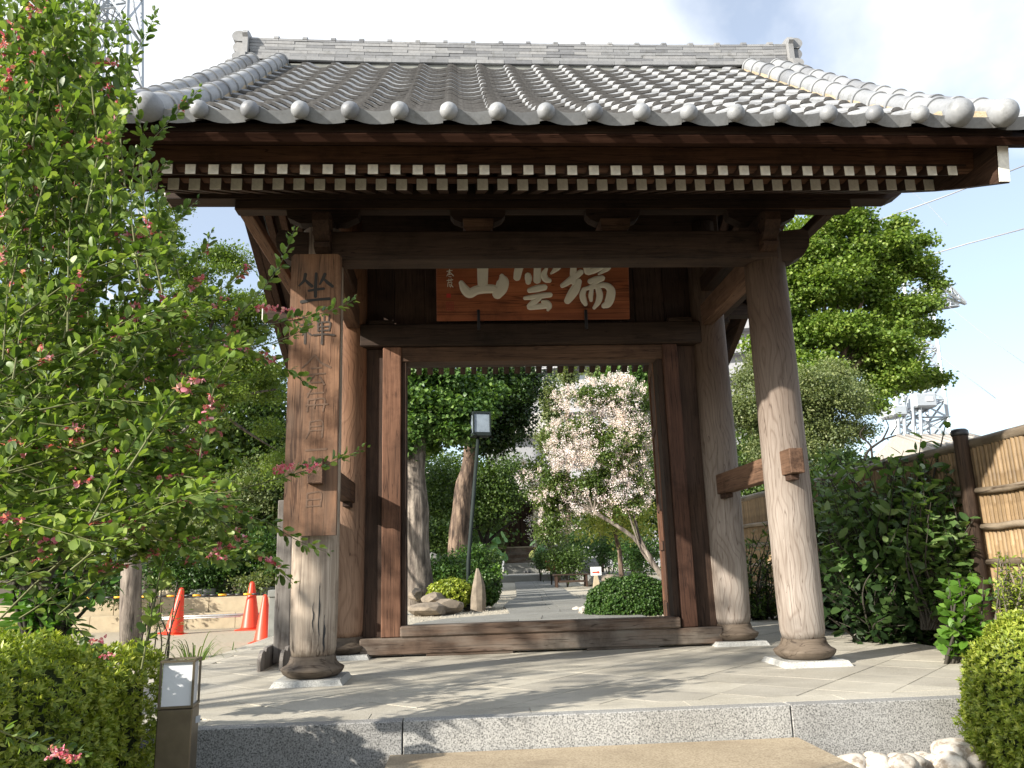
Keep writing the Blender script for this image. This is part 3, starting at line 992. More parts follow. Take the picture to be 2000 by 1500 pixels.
# arc length parameter
sA = np.linspace(.10, 2.93, 400)
zA = np.array([rz(s) for s in sA])
arc = np.concatenate([[0], np.cumsum(np.hypot(np.diff(sA), np.diff(zA)))])
def s_at(d): return float(np.interp(d, arc, sA))
EXPO = arc[-1] / NR
def frame(x, d, up=0.0, rear=False):
    """matrix with origin on the roof at arc distance d from the ridge, y axis up the slope"""
    s = s_at(d); k = rsl(s)
    c_ = 1 / math.hypot(1, k); sn = abs(k) * c_
    if not rear:
        ax, ay, az = (1, 0, 0), (0, c_, sn), (0, -sn, c_)
        o = (x, -s, rz(s))
    else:
        ax, ay, az = (-1, 0, 0), (0, -c_, sn), (0, sn, c_)
        o = (x, s, rz(s))
    m = Matrix(((ax[0], ay[0], az[0], o[0] + az[0] * up), (ax[1], ay[1], az[1], o[1] + az[1] * up), (ax[2], ay[2], az[2], o[2] + az[2] * up), (0, 0, 0, 1)))
    return m
def place(me, name, m, parent=roof, jitter=0.0):
    o = bpy.data.objects.new(name, me); C.objects.link(o)
    o.parent = parent
    if jitter:
        m = m @ Matrix.Rotation(random.uniform(-jitter, jitter), 4, 'Z') @ Matrix.Rotation(random.uniform(-jitter, jitter), 4, 'X')
    o.matrix_basis = m
    return o
boss = MB().lathe([(.0005, -.03), (.030, -.027), (.045, -.012), (.050, .006), (.047, .024), (.036, .040), (.020, .050), (.001, .054)], (0, 0, 0), 18, caps=False).mesh('tile_boss', M_tile)
for c in range(-1, 16):
    x = TX0 - .038 + c * TP
    for r in range(1, NR + 1):
        d = EXPO * r
        me = me_eave if r == NR else me_tile
        place(me, 'eave_tile' if r == NR else 'roof_tile', frame(x, d), jitter=.006)
    if c >= 0:
        m = frame(x + .038, EXPO * NR, .025)
        p = m.translation
        place(boss, 'tile_boss', Matrix.Translation((p.x, p.y - .012, p.z)) @ Matrix.Rotation(math.radians(90 - 8), 4, 'X'))
# verge: plain tiles between and outside the round ridges of cover tiles
flat = [(0, .010), (.15, .004), (.35, 0), (.6, 0), (.85, .004), (1.0, .012)]
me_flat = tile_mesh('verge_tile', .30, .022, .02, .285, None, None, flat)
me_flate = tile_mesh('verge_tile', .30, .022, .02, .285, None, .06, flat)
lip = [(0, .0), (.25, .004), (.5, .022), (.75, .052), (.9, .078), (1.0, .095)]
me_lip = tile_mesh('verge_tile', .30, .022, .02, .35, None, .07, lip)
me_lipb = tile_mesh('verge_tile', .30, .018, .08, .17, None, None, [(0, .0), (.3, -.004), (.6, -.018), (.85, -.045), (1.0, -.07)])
BXR = (2.21, 2.475); BXL = (-2.285, -2.55)
for r in range(1, NR + 1):
    d = EXPO * r; e = r == NR
    place(me_flate if e else me_flat, 'verge_tile', frame(BXR[0] - .01, d))
    place(me_flate if e else me_flat, 'verge_tile', frame(BXL[1] - .01, d))
    place(me_lip if e else me_lipb, 'verge_tile', frame(BXR[1] + .04, d))
    m = frame(BXL[1] - .04, d)
    m = m @ Matrix.Scale(-1, 4, (1, 0, 0))
    place(me_lip if e else me_lipb, 'verge_tile', m)
RB = .068
b = MB()
hc = [(RB * math.cos(a), RB * math.sin(a) * 1.02) for a in np.linspace(-.25, math.pi + .25, 15)]
def half(b, y0, y1, k, off=0.0):
    v = [(u * k, y0, w * k + off) for u, w in hc] + [(u * k, y1, w * k + off) for u, w in hc]
    n = len(hc)
    b.add(v, [(i, n + i, n + i + 1, i + 1) for i in range(n - 1)], True)
    b.add([v[i] for i in range(n)], [tuple(range(n))])
    b.add([v[n + i] for i in range(n)], [tuple(range(n))[::-1]])
half(b, .0, EXPO * .90, 1.0)
half(b, EXPO * .87, EXPO * .985, 1.17, -.002)
me_cov = b.mesh('cover_tile', M_tile)
end_boss = MB().lathe([(.070, -.05), (.078, -.04), (.079, -.015), (.076, .01), (.066, .035), (.048, .055), (.025, .067), (.001, .071)], (0, 0, 0), 24, caps=False).mesh('cover_end', M_tile)
for x in (BXL[1], BXL[0], BXR[0], BXR[1]):
    for r in range(1, NR + 1):
        place(me_cov, 'cover_tile', frame(x, EXPO * r + (.02 if r == NR else 0), .052), jitter=.004)
    m = frame(x, EXPO * NR, .045); p = m.translation
    place(end_boss, 'cover_end', Matrix.Translation((p.x, p.y - .015, p.z)) @ Matrix.Rotation(math.radians(90 - 10), 4, 'X'))
# mortar bed along the inner cover ridges
def mortar(x0, x1):
    b = MB(); v = []
    for d in np.linspace(.02, arc[-1] - .02, 24):
        m = frame(0, d); s = s_at(d)
        for xx, up in ((x0, .0), (x0, .062), (x1, .062), (x1, .0)):
            q = m.translation + Vector((xx + random.uniform(-.004, .004), 0, up))
            v.append(tuple(q))
    n = 24
    b.add(v, [(4 * i + j, 4 * i + 4 + j, 4 * i + 5 + j, 4 * i + 1 + j) for i in range(n - 1) for j in range(3)])
    return b.build('mortar_bed', M_step, roof)
for x in BXR + BXL:
    mortar(x - .066, x + .066)
# round clips along the outer verge
kn = MB().lathe([(.0005, -.012), (.024, -.008), (.030, 0), (.024, .01), (.001, .014)], (0, 0, 0), 12, caps=False).mesh('verge_knob', M_white)
for s_ in (-1, 1):
    for rear in (False, True):
        for r in range(3, 14, 2):
            d = EXPO * r
            m = frame(0, min(d, arc[-1]), -.05, rear); p = m.translation
            place(kn, 'verge_knob', Matrix.Translation((2.80 if s_ > 0 else -2.86, p.y, p.z)) @ Matrix.Rotation(math.radians(90 * s_), 4, 'Y'))
# rear slope: out of sight, tiles joined in one mesh
V = []; F = []
tv = np.array([q.co[:] for q in me_tile.vertices]); tf = [tuple(p.vertices) for p in me_tile.polygons]
for c in range(-2, 18):
    for r in range(1, 14):
        m = np.array(frame(TX0 + (c + 1) * TP, EXPO * r, 0, True))
        k0_ = len(V)
        w = (m[:3, :3] @ tv.T).T + m[:3, 3]
        V += [tuple(q) for q in w]
        F += [tuple(i + k0_ for i in q) for q in tf]
rb = MB(); rb.add(V, F)
o = rb.build('rear_tiles', M_tile, roof); o['kind'] = 'stuff'
for x in (BXL[1], BXR[1]):
    for r in range(1, 14):
        place(me_cov, 'cover_tile', frame(x, EXPO * r, .052, True))
    for r in range(1, 14):
        place(me_lipb, 'verge_tile', (frame(x + .04, EXPO * r, 0, True) @ Matrix.Scale(-1, 4, (1, 0, 0))) if x > 0 else frame(x - .04, EXPO * r, 0, True))

# ridge
RL, RR = -2.58, 2.60
def rcurve(x):           # ridge sweeps up a little towards both ends
    t = abs((x - .01) / 2.59)
    return .028 * t ** 3
b = MB().box(RL + .05, RR - .05, -.105, .105, 5.22, 5.36)
b.build('ridge_core', M_concg, roof)
hr = [.043, .034, .034, .034, .034, .034]
z = 5.365
def brick(x0, x1, y, z0, h, dep, name='ridge_tile'):
    q0, q1 = rcurve(x0), rcurve(x1)
    v = []
    for x, q in ((x0, q0), (x1, q1)):
        v += [(x, -y - dep, z0 + q), (x, y + dep, z0 + q), (x, y + dep, z0 + h + q), (x, -y - dep, z0 + h + q)]
    return MB().add(v, [(0, 3, 2, 1), (4, 5, 6, 7), (0, 1, 5, 4), (3, 7, 6, 2), (0, 4, 7, 3), (1, 2, 6, 5)]).build(name, M_ridge, roof)
tl = .2663
for row, h in enumerate(hr):
    off = 0 if row in (0,) else (tl / 2 if row % 2 else 0) + random.uniform(-.02, .02)
    x = RL - off
    y = .128 - .003 * row
    while x < RR - .01:
        a, c_ = max(x, RL), min(x + tl, RR)
        if c_ - a > .03:
            brick(a + .0012, c_ - .0012, y, z, h - .0055, random.uniform(-.004, .004) + (.006 if row == 0 else 0))
        x += tl
    z += h
# core behind the courses so the joints read dark
v = []
for x in np.linspace(RL + .01, RR - .01, 12):
    q = rcurve(x); v += [(x, -.10, 5.36 + q), (x, .10, 5.36 + q), (x, .10, z + q), (x, -.10, z + q)]
MB().add(v, [(4 * i + j, 4 * i + 4 + j, 4 * i + 4 + (j + 1) % 4, 4 * i + (j + 1) % 4) for i in range(11) for j in range(4)]).build('ridge_core', M_barkd, roof)
# cap tiles with raised joints
x = RL
capn = 0
while x < RR - .05:
    c_ = min(x + tl, RR)
    q = (rcurve(x) + rcurve(c_)) / 2
    b = MB()
    pr_ = [(-.112, 0), (-.108, .026), (-.075, .05), (0, .062), (.075, .05), (.108, .026), (.112, 0)]
    def ext(xa, xb, k, dz):
        v = [(xa, u * k, z + w * k + dz + rcurve(xa)) for u, w in pr_] + [(xb, u * k, z + w * k + dz + rcurve(xb)) for u, w in pr_]
        n = len(pr_)
        b.add(v, [(i, i + 1, n + i + 1, n + i) for i in range(n - 1)] + [tuple(range(n))[::-1], tuple(range(n, 2 * n))])
    ext(x + .002, c_ - .002, 1.0, 0)
    if c_ < RR - .02: ext(c_ - .045, c_ - .002, 1.0, .022)
    b.build('ridge_cap', M_ridge, roof)
    x += tl
# ridge end ornaments: plate with three swelling scrolls
def onigawara(s_):
    x = RR if s_ > 0 else RL
    q = rcurve(x)
    yz = [(-.21, 5.25), (-.24, 5.30), (-.235, 5.38), (-.175, 5.42), (-.175, 5.58), (-.20, 5.61), (-.17, 5.655), (-.10, 5.675), (0, 5.68)]
    yz = yz + [(-a, c_) for a, c_ in yz[:-1][::-1]]
    if s_ < 0: pass
    a0, a1 = (x + .002, x + .05) if s_ > 0 else (x - .05, x - .002)
    o = MB().prism([(a, c_ + q * .3) for a, c_ in yz], a0, a1, 'x').build('ridge_end_tile', M_ridge, roof)
    for (z0, z1, d, w) in ((5.56, 5.672, .105, .15), (5.45, 5.557, .095, .14), (5.36, 5.447, .10, .15), (5.28, 5.357, .15, .18)):
        pf = []
        for t in np.linspace(0, math.pi, 9):
            pf.append((x + s_ * (.051 + d * (.45 + .55 * math.sin(t))), z0 + (z1 - z0) * (1 - math.cos(t)) / 2))
        pf = [(x + s_ * .051, z0)] + pf + [(x + s_ * .051, z1)]
        if s_ < 0: pf = pf[::-1]
        MB().prism(pf, -w, w, 'y').build('scroll', M_ridge, roof)
onigawara(1); onigawara(-1)

# ================================================================== LETTERING
def catmull(p, n=6):
    p = [np.array(q, float) for q in p]
    p = [2 * p[0] - p[1]] + p + [2 * p[-1] - p[-2]]
    o = []
    for i in range(1, len(p) - 2):
        for t in np.linspace(0, 1, n, endpoint=False):
            a, b_, c_, d = p[i - 1], p[i], p[i + 1], p[i + 2]
            o.append(.5 * ((2 * b_) + (c_ - a) * t + (2 * a - 5 * b_ + 4 * c_ - d) * t * t + (3 * b_ - a - 3 * c_ + d) * t ** 3))
    o.append(p[-2])
    return o
def stroke(b, pts, to3d, lift, hgt, fat=1.0):
    pts = [(p[0], p[1], p[2] * fat) for p in pts]
    """brush stroke: pts (u,v,halfwidth) in image units, to3d maps (u,v,h) to space"""
    c = catmull(pts)
    rows = []
    def row(cu, cv, w, tu, tv):
        nu, nv = -tv, tu
        return [(cu + nu * w, cv + nv * w, lift), (cu + nu * w * .55, cv + nv * w * .55, lift + hgt), (cu - nu * w * .55, cv - nv * w * .55, lift + hgt), (cu - nu * w, cv - nv * w, lift)]
    n = len(c)
    for i in range(n):
        a, e = c[max(i - 1, 0)], c[min(i + 1, n - 1)]
        tu, tv = e[0] - a[0], e[1] - a[1]; L = math.hypot(tu, tv) or 1; tu /= L; tv /= L
        if i == 0:
            for q in (1.0, .75, .4):
                w = c[0][2]
                rows.append(row(c[0][0] - tu * w * q * .9, c[0][1] - tv * w * q * .9, w * math.sqrt(max(.02, 1 - q * q)), tu, tv))
        rows.append(row(c[i][0], c[i][1], max(c[i][2], .5), tu, tv))
        if i == n - 1:
            for q in (.4, .75, 1.0):
                w = c[i][2]
                rows.append(row(c[i][0] + tu * w * q * .9, c[i][1] + tv * w * q * .9, w * math.sqrt(max(.02, 1 - q * q)), tu, tv))
    v = [to3d(*p) for r in rows for p in r]
    f = []
    for i in range(len(rows) - 1):
        for j in range(3):
            f.append((4 * i + j, 4 * i + 4 + j, 4 * i + 5 + j, 4 * i + 1 + j))
    f.append((0, 1, 2, 3)); k = 4 * (len(rows) - 1); f.append((k + 3, k + 2, k + 1, k))
    b.add(v, f)

# name plaque over the lintel, leaning forward
P0 = np.array([0.0, -.175, 2.792]); tilt = math.radians(11)
TU = np.array([0, -math.sin(tilt), math.cos(tilt)]); TN = np.array([0, -math.cos(tilt), -math.sin(tilt)])
plq = thing('name_plaque', 'orange brown wooden plaque with three large ivory carved characters above the doorway', 'plaque', (0, -.15, 2.79))
Mq = Matrix(((1, 0, 0, 0), (0, 0 * 1 + TN[1] * -1, TU[1], 0), (0, -TN[2], TU[2], 0), (0, 0, 0, 1)))
Mp = Matrix.Translation(tuple(P0)) @ Mq
PLX0, PLX1 = -.843, .862
MB().bbox(PLX0, PLX1, .0, .03, .0, .64, .004, Mp).build('panel', M_plaq, plq)
def on_plaque(u, v_, h):
    """zoomed reading of the photo (5x from 840,500) back onto the panel"""
    px_, py_ = 840 + u / 5, 500 + v_ / 5
    d = CF + CR * (px_ - 1000) / CAMF - CU * (py_ - 750) / CAMF
    t = np.dot(P0 - CAMP, TN) / np.dot(d, TN)
    return tuple(CAMP + d * t + TN * (h + .001))
chars = {
 'mountain': [[(508, -120, 34), (512, -20, 44), (514, 110, 46), (513, 220, 44), (514, 300, 40)],
              [(305, 262, 22), (335, 320, 36), (385, 365, 40), (450, 335, 38), (530, 322, 38), (610, 322, 36), (650, 330, 30)],
              [(700, 195, 20), (712, 245, 48), (695, 315, 52), (655, 375, 42)]],
 'cloud': [[(930, -95, 22), (1050, -105, 26), (1170, -115, 22)], [(905, -15, 20), (890, 60, 30), (862, 140, 34), (848, 212, 30)],
           [(900, 75, 26), (990, 78, 24), (1090, 72, 28), (1190, 72, 34), (1250, 95, 30), (1215, 140, 20), (1180, 172, 8)],
           [(1052, -100, 22), (1050, 20, 28), (1048, 130, 30), (1045, 238, 32)],
           [(955, 190, 26), (960, 220, 30), (958, 258, 22)], [(1135, 125, 14), (1112, 180, 26), (1128, 225, 28), (1165, 240, 20)],
           [(970, 337, 22), (1050, 318, 30), (1118, 306, 26)],
           [(925, 412, 16), (1005, 402, 22), (1110, 386, 24), (1172, 380, 22)],
           [(1070, 415, 18), (1010, 455, 26), (968, 500, 22), (1050, 495, 24), (1135, 485, 26)],
           [(1100, 448, 16), (1142, 462, 26), (1160, 492, 26), (1150, 528, 12)]],
 'fortune': [[(1330, 78, 16), (1400, 76, 22), (1478, 66, 18)], [(1340, -60, 16), (1400, -64, 20), (1460, -70, 16)],
             [(1402, -60, 22), (1402, 60, 24), (1398, 160, 28), (1400, 250, 30)],
             [(1472, 158, 24), (1410, 205, 30), (1335, 262, 26), (1290, 290, 20)],
             [(1452, 250, 26), (1415, 325, 40), (1370, 395, 36), (1340, 440, 28)],
             [(1528, 0, 24), (1532, 80, 34), (1542, 150, 34)], [(1640, -60, 20), (1640, 20, 26), (1635, 100, 24)],
             [(1545, 160, 24), (1610, 135, 28), (1690, 90, 32), (1742, 60, 32), (1732, 115, 26), (1690, 150, 16), (1645, 178, 8)],
             [(1560, 248, 22), (1620, 234, 30), (1682, 218, 24)], [(1650, 232, 20), (1600, 275, 20), (1560, 310, 18)],
             [(1502, 330, 22), (1488, 380, 26), (1498, 430, 26), (1518, 472, 18)],
             [(1500, 325, 16), (1600, 300, 20), (1705, 286, 24), (1762, 330, 34), (1760, 400, 38), (1735, 465, 34), (1695, 488, 22)],
             [(1578, 325, 16), (1568, 385, 20), (1572, 435, 14)], [(1640, 318, 24), (1655, 385, 28), (1640, 450, 24), (1600, 508, 14)]],
 'signature': [[(190, -60, 4), (185, -20, 4)], [(170, 80, 4), (168, 106, 4)], [(186, 84, 4), (205, 104, 5)],
               [(165, 150, 5), (215, 142, 4)], [(190, 132, 5), (188, 178, 5)], [(182, 160, 3), (164, 196, 4)], [(196, 160, 4), (228, 194, 6)], [(176, 184, 4), (206, 178, 4)],
               [(180, 200, 3), (206, 204, 4)], [(166, 240, 5), (222, 232, 5)], [(184, 226, 4), (182, 250, 4)], [(206, 222, 4), (204, 248, 4)],
               [(176, 258, 4), (172, 300, 5)], [(178, 262, 4), (212, 256, 4)], [(190, 276, 4), (192, 298, 4)], [(214, 262, 4), (200, 304, 5)], [(202, 278, 4), (224, 304, 5)]],
}
lift = 0
for cname, sts in chars.items():
    b = MB()
    for i, s_ in enumerate(sts):
        stroke(b, s_, on_plaque, .0004 * i, .007 if cname != 'signature' else .003, 1.18 if cname != 'signature' else .9)
    b.build('carved_character', M_ivory, plq)
def quad_px(b, u0, v0, u1, v1, h=.0012):
    b.add([on_plaque(u0, v1, h), on_plaque(u1, v1, h), on_plaque(u1, v0, h), on_plaque(u0, v0, h)], [(0, 1, 2, 3)])
b = MB(); quad_px(b, 160, 368, 202, 408); b.build('red_seal', M_seal, plq)
b = MB()
for i in range(4):
    quad_px(b, 158, 448 + i * 24, 232, 456 + i * 24)
    quad_px(b, 158 + i * 22, 458 + i, 165 + i * 22, 534, .0016)
b.build('square_seal', plain('dark seal', (.30, .05, .025), .7), plq)
for u in (470, 1515):
    p = on_plaque(u, 530, .0); q = on_plaque(u, 640, .0)
    MB().bbox(p[0] - .010, p[0] + .014, -.215, -.177, 2.70, p[2], .003).build('iron_bracket', M_black, plq)

# tall sign board hung on the front left post
brd = thing('hanging_sign_board', 'tall weathered brown wooden sign board with faded brushed characters on the front left post', 'sign board', (-1.617, -1.66, .91))
bx0_, bx1_, bz0, bz1 = -1.786, -1.449, .91, 2.813
pf = [(bx0_ + .004, bz0), (bx1_ + .0, bz0), (bx1_, bz1 - .02), (bx1_ - .025, bz1), (bx0_ + .02, bz1), (bx0_, bz1 - .02)]
MB().prism(pf, -1.665, -1.625, 'y').build('panel', M_board, brd)
MB().box(-1.64, -1.60, -1.624, -1.57, 2.45, 2.52).build('hanging_cleat', M_dkwood_z, brd)
MB().box(-1.64, -1.60, -1.624, -1.57, 1.15, 1.22).build('hanging_cleat', M_dkwood_z, brd)
def on_board(u, v_, h):
    px_, py_ = 520 + u / 3.75, 480 + v_ / 3.75
    p = at(px_, py_, -1.6665)
    return (p[0], p[1] - h, p[2])
sit = [[(288, 208, 9), (276, 255, 8), (240, 293, 5)], [(283, 246, 5), (308, 274, 9), (335, 296, 9)],
       [(430, 208, 9), (413, 245, 8), (392, 282, 5)], [(418, 240, 5), (450, 270, 9), (486, 298, 8)],
       [(366, 205, 8), (362, 290, 9), (360, 372, 9)], [(310, 330, 6), (360, 322, 7), (422, 314, 7)], [(258, 412, 9), (340, 398, 7), (462, 388, 8)]]
b = MB()
for i, s_ in enumerate(sit): stroke(b, s_, on_board, .0003 * i, .0006, 1.35)
b.build('brushed_character', M_ink, brd)
zen = [[(270, 520, 6), (300, 545, 5)], [(255, 580, 6), (330, 570, 6)], [(322, 575, 5), (292, 620, 5), (262, 655, 4)], [(286, 610, 8), (284, 715, 9)],
       [(300, 632, 4), (330, 655, 6)], [(390, 520, 6), (392, 548, 5)], [(425, 515, 6), (424, 545, 5)], [(465, 510, 6), (455, 545, 5)],
       [(380, 565, 6), (380, 625, 6)], [(382, 565, 6), (465, 560, 6), (460, 622, 6)], [(384, 594, 5), (458, 590, 5)], [(384, 622, 5), (460, 618, 5)],
       [(345, 655, 6), (420, 648, 6), (498, 655, 7)], [(408, 560, 6), (410, 650, 7), (408, 718, 9)]]
b = MB()
for i, s_ in enumerate(zen): stroke(b, s_, on_board, .0003 * i, .0006, 1.1)
b.build('brushed_character', plain('fading ink', (.055, .042, .034), .85, var=.4, scale=30), brd)
fade = [[[(352, 800, 6), (310, 850, 6), (262, 895, 5)], [(358, 800, 6), (400, 855, 8), (468, 890, 9)], [(330, 900, 5), (400, 893, 6)], [(300, 945, 6), (430, 935, 6)],
         [(350, 950, 5), (320, 1000, 5), (400, 1000, 6)], [(395, 965, 6), (425, 1015, 7)]],
        [[(300, 1085, 6), (420, 1075, 6)], [(330, 1050, 6), (300, 1110, 6)], [(310, 1130, 6), (300, 1215, 6)], [(310, 1130, 6), (425, 1122, 6), (415, 1210, 7)], [(290, 1170, 6), (450, 1160, 6)], [(360, 1130, 5), (350, 1190, 6)]],
        [[(320, 1290, 6), (315, 1360, 7), (290, 1410, 5)], [(322, 1290, 6), (410, 1285, 6), (408, 1400, 8)], [(325, 1325, 5), (402, 1320, 5)], [(325, 1355, 5), (402, 1350, 5)]],
        [[(290, 1500, 8), (440, 1488, 8)]],
        [[(310, 1600, 6), (305, 1720, 7)], [(312, 1600, 6), (410, 1594, 6), (405, 1715, 7)], [(312, 1655, 5), (400, 1650, 5)], [(310, 1712, 5), (402, 1706, 5)]],
        [[(300, 1815, 6), (296, 1915, 7)], [(302, 1815, 6), (400, 1808, 6), (396, 1908, 7)], [(302, 1862, 5), (392, 1856, 5)], [(300, 1910, 5), (394, 1904, 5)]]]
for st_ in fade:
    b = MB()
    for i, s_ in enumerate(st_): stroke(b, s_, on_board, .0003 * i, .0006)
    b.build('faded_character', M_ink2, brd)

# free standing timber post with shoes behind the sign board
sp = thing('timber_stand', 'grey upright timber on carved cross feet left of the front left post', 'wooden stand', (-2.02, -.35, 0))
MB().bbox(-2.10, -1.98, -.40, -.28, .02, 1.25, .006).build('upright', M_greypost, sp)
pf = [(-.75, 0), (-.75, .07), (-.72, .12), (-.66, .14), (-.60, .12), (-.56, .15), (-.12, .15), (-.08, .12), (-.02, .14), (.04, .12), (.07, .07), (.07, 0)]
MB().prism(pf, -2.13, -2.105, 'x').build('foot', M_greypost, sp)
MB().prism(pf, -1.975, -1.95, 'x').build('foot', M_greypost, sp)
MB().bbox(-1.979, -1.90, -.37, -.31, .50, .56, .004).build('brace', M_greypost, sp)

# ================================================================== SMALL THINGS, LEFT
def cone(x, y, z, h, tilt_, label):
    t = thing('traffic_cone', label, 'traffic cone', (x, y, z), 'orange traffic cones on the sandy yard')
    Mx = Matrix.Translation((x, y, z)) @ Matrix.Rotation(tilt_, 4, 'Y')
    def tr(m):
        m.v = [tuple(Mx @ Vector(p)) for p in m.v]; return m
    k = h / .72
    tr(MB().lathe([(.155 * k, .025), (.14 * k, .06), (.04 * k, h - .04), (.030 * k, h - .01), (.012 * k, h)], (0, 0, 0), 20)).build('cone_body', M_red, t)
    w = .19 * k
    tr(MB().bbox(-w, w, -w, w, 0, .025, .008)).build('cone_base', M_red if tilt_ > -1 else M_black, t)
    return t
p = at(510, 1249, 5.9)
cone(-3.66, 5.95, -.33, .71, 0, 'nearest orange traffic cone beside the dark stone post')
cone(-4.55, 8.7, -.305, .86, 0, 'orange traffic cone standing just behind the nearest one')
cone(-5.75, 8.2, -.305, .80, .12, 'leaning orange traffic cone half hidden by thin stems')
# striped bar between cones and a lower grey pipe
bar = thing('striped_bar', 'yellow and black striped barrier bar resting across the cone tops', 'barrier bar', (-6.5, 8.45, .55))
q0, q1 = at(170, 1168, 8.1), at(508, 1160, 8.6)
def lerp(a, b_, t): return tuple(np.array(a) * (1 - t) + np.array(b_) * t)
nseg = 20
for i in range(nseg):
    MB().tube([lerp(q0, q1, i / nseg), lerp(q0, q1, (i + .985) / nseg)], .017, 8).build('yellow_band' if i % 3 == 0 else 'black_band', M_yel if i % 3 == 0 else M_black, bar)
pp = thing('metal_pipe', 'thin grey metal pipe running low in front of the buff wall', 'pipe', tuple(at(420, 1203, 8.9)))
MB().tube([at(300, 1207, 8.9), at(400, 1203, 8.9), at(530, 1198, 8.9)], .022, 8).build('tube', M_pipe, pp)
MB().tube([at(280, 1211, 8.8), at(470, 1204, 8.85)], .012, 6).build('tube', M_signw, pp)
# planter wall in buff blocks, two steps
wl = thing('planter_wall', 'low buff concrete block wall holding up the planted bank', 'wall', (-6.5, 10, -.3))
x = -14.0
while x < -3.2:
    MB().bbox(x, x + .895, 9.35, 9.60, -.36, -.01, .006).build('wall_block', M_conc, wl)
    MB().bbox(x + .3, x + 1.19, 9.66, 9.9, -.10, .27, .006).build('wall_block', M_conc, wl)
    x += .9
for i, xx in enumerate(np.arange(-9.0, -3.4, .62)):
    if i % 4 == 2: continue
    r_ = random.uniform(.2, .27)
    o = MB().lathe([(r_ * .9, 0), (r_, .05), (r_, .24), (r_ * .9, .25)], (xx, 10.2, .18), 14).build('edging_drum', M_concg if i % 2 else M_conc, None)
    props(o, ['round buff concrete drum', 'round grey concrete drum'][i % 2] + ' on the planter wall, ' + ('leftmost', 'second', '', 'third', 'fourth', 'fifth', '', 'sixth', 'seventh', 'eighth')[i % 10] + ' from the left', 'edging drum', 'concrete drums along the planter wall')
bk = MB(); bk.add([(-18, 10.0, .27), (-3.0, 10.0, .27), (-3.0, 22, .9), (-18, 22, .9)], [(0, 1, 2, 3)])
props(bk.build('planted_bank', M_earth), kind='structure')
def rock(name, c, r, label, mat=None, seed=0, cat='rock', group=None, flat=.7, det=2, sharp=.25):
    rs = np.random.default_rng(seed)
    import bmesh
    bm = bmesh.new(); bmesh.ops.create_icosphere(bm, subdivisions=det, radius=1.0)
    ph = rs.uniform(0, 6, 9); dirs = unit(rs.normal(size=(7, 3))); cut = rs.uniform(.62, .9, 7)
    for v in bm.verts:
        p = np.array(v.co)
        s_ = 1 + .10 * math.sin(3 * p[0] + ph[0]) + .09 * math.sin(4 * p[1] + ph[1]) + .08 * math.sin(5 * p[2] + ph[2])
        p = p * s_
        for d, cc in zip(dirs, cut):          # planar facets
            e = p @ d - cc
            if e > 0 and det < 3: p = p - d * e * (1 - sharp * .2)
        v.co = (c[0] + p[0] * r[0], c[1] + p[1] * r[1], c[2] + p[2] * r[2])
    me = bpy.data.meshes.new(name); bm.to_mesh(me); bm.free()
    for p in me.polygons: p.use_smooth = det > 2
    o = link(name, me, None, mat or M_rock)
    return props(o, label, cat, group)
pt = at(405, 1180, 10.6)
rock('rock', (pt[0], 10.7, .42), (.62, .4, .28), 'long grey boulder on the planted bank above the wall', M_rockg, 3)
rock('rock', (at(350, 1178, 10.5)[0], 10.5, .40), (.3, .3, .2), 'small buff boulder on the planted bank left of the long boulder', M_rock, 4)
# dark stone post at the wall end
gp_ = thing('stone_post', 'square dark grey stone post with a cap beside the traffic cones', 'stone post', (-3.15, 5.0, -.33))
c0 = at(539, 1200, 5.0)
MB().bbox(c0[0] - .085, c0[0] + .085, 4.92, 5.09, -.34, at(535, 1166, 5)[2], .006).build('shaft', M_concg, gp_)
MB().bbox(c0[0] - .10, c0[0] + .10, 4.90, 5.11, at(535, 1166, 5)[2] + .001, at(535, 1152, 5)[2], .008).build('cap', M_concg, gp_)

# lantern bollard
lb = thing('bollard_lantern', 'square garden lamp with frosted white box on a bronze pillar beside the left hedge', 'garden lamp', (-1.73, -3.55, -.34))
Mx = Matrix.Translation((-1.757, -3.515, 0)) @ Matrix.Rotation(math.radians(6), 4, 'Z')
w = .060
zt_, zm = at(365, 1292, -3.6)[2] - .003, at(363, 1385, -3.6)[2] + .004
MB().box(-w + .006, w - .006, -w + .006, w - .006, zm + .002, zt_ - .004, Mx).build('frosted_box', M_opal, lb)
for sx in (-1, 1):
    for sy in (-1, 1):
        MB().box(sx * w - .004, sx * w + .004, sy * w - .004, sy * w + .004, zm, zt_, Mx).build('corner_bar', M_bronze, lb)
for zz in (zm - .004, zt_ - .002):
    b = MB()
    for s_ in (-1, 1):
        b.box(-w - .005, w + .005, s_ * w - .005, s_ * w + .005, zz, zz + .008, Mx)
        b.box(s_ * w - .0049, s_ * w + .0049, -w + .005, w - .005, zz, zz + .008, Mx)
    b.build('frame', M_bronze, lb)
MB().bbox(-w - .004, w + .004, -w - .004, w + .004, -.34, zm - .006, .004, Mx).build('pillar', M_bronze, lb)
MB().box(.015, .05, -w - .0052, -w - .0042, zm - .07, zm - .045, Matrix.Translation((-1.757, -3.515, 0)) @ Matrix.Rotation(math.radians(78), 4, 'Z')).build('name_plate', M_steelg, lb)
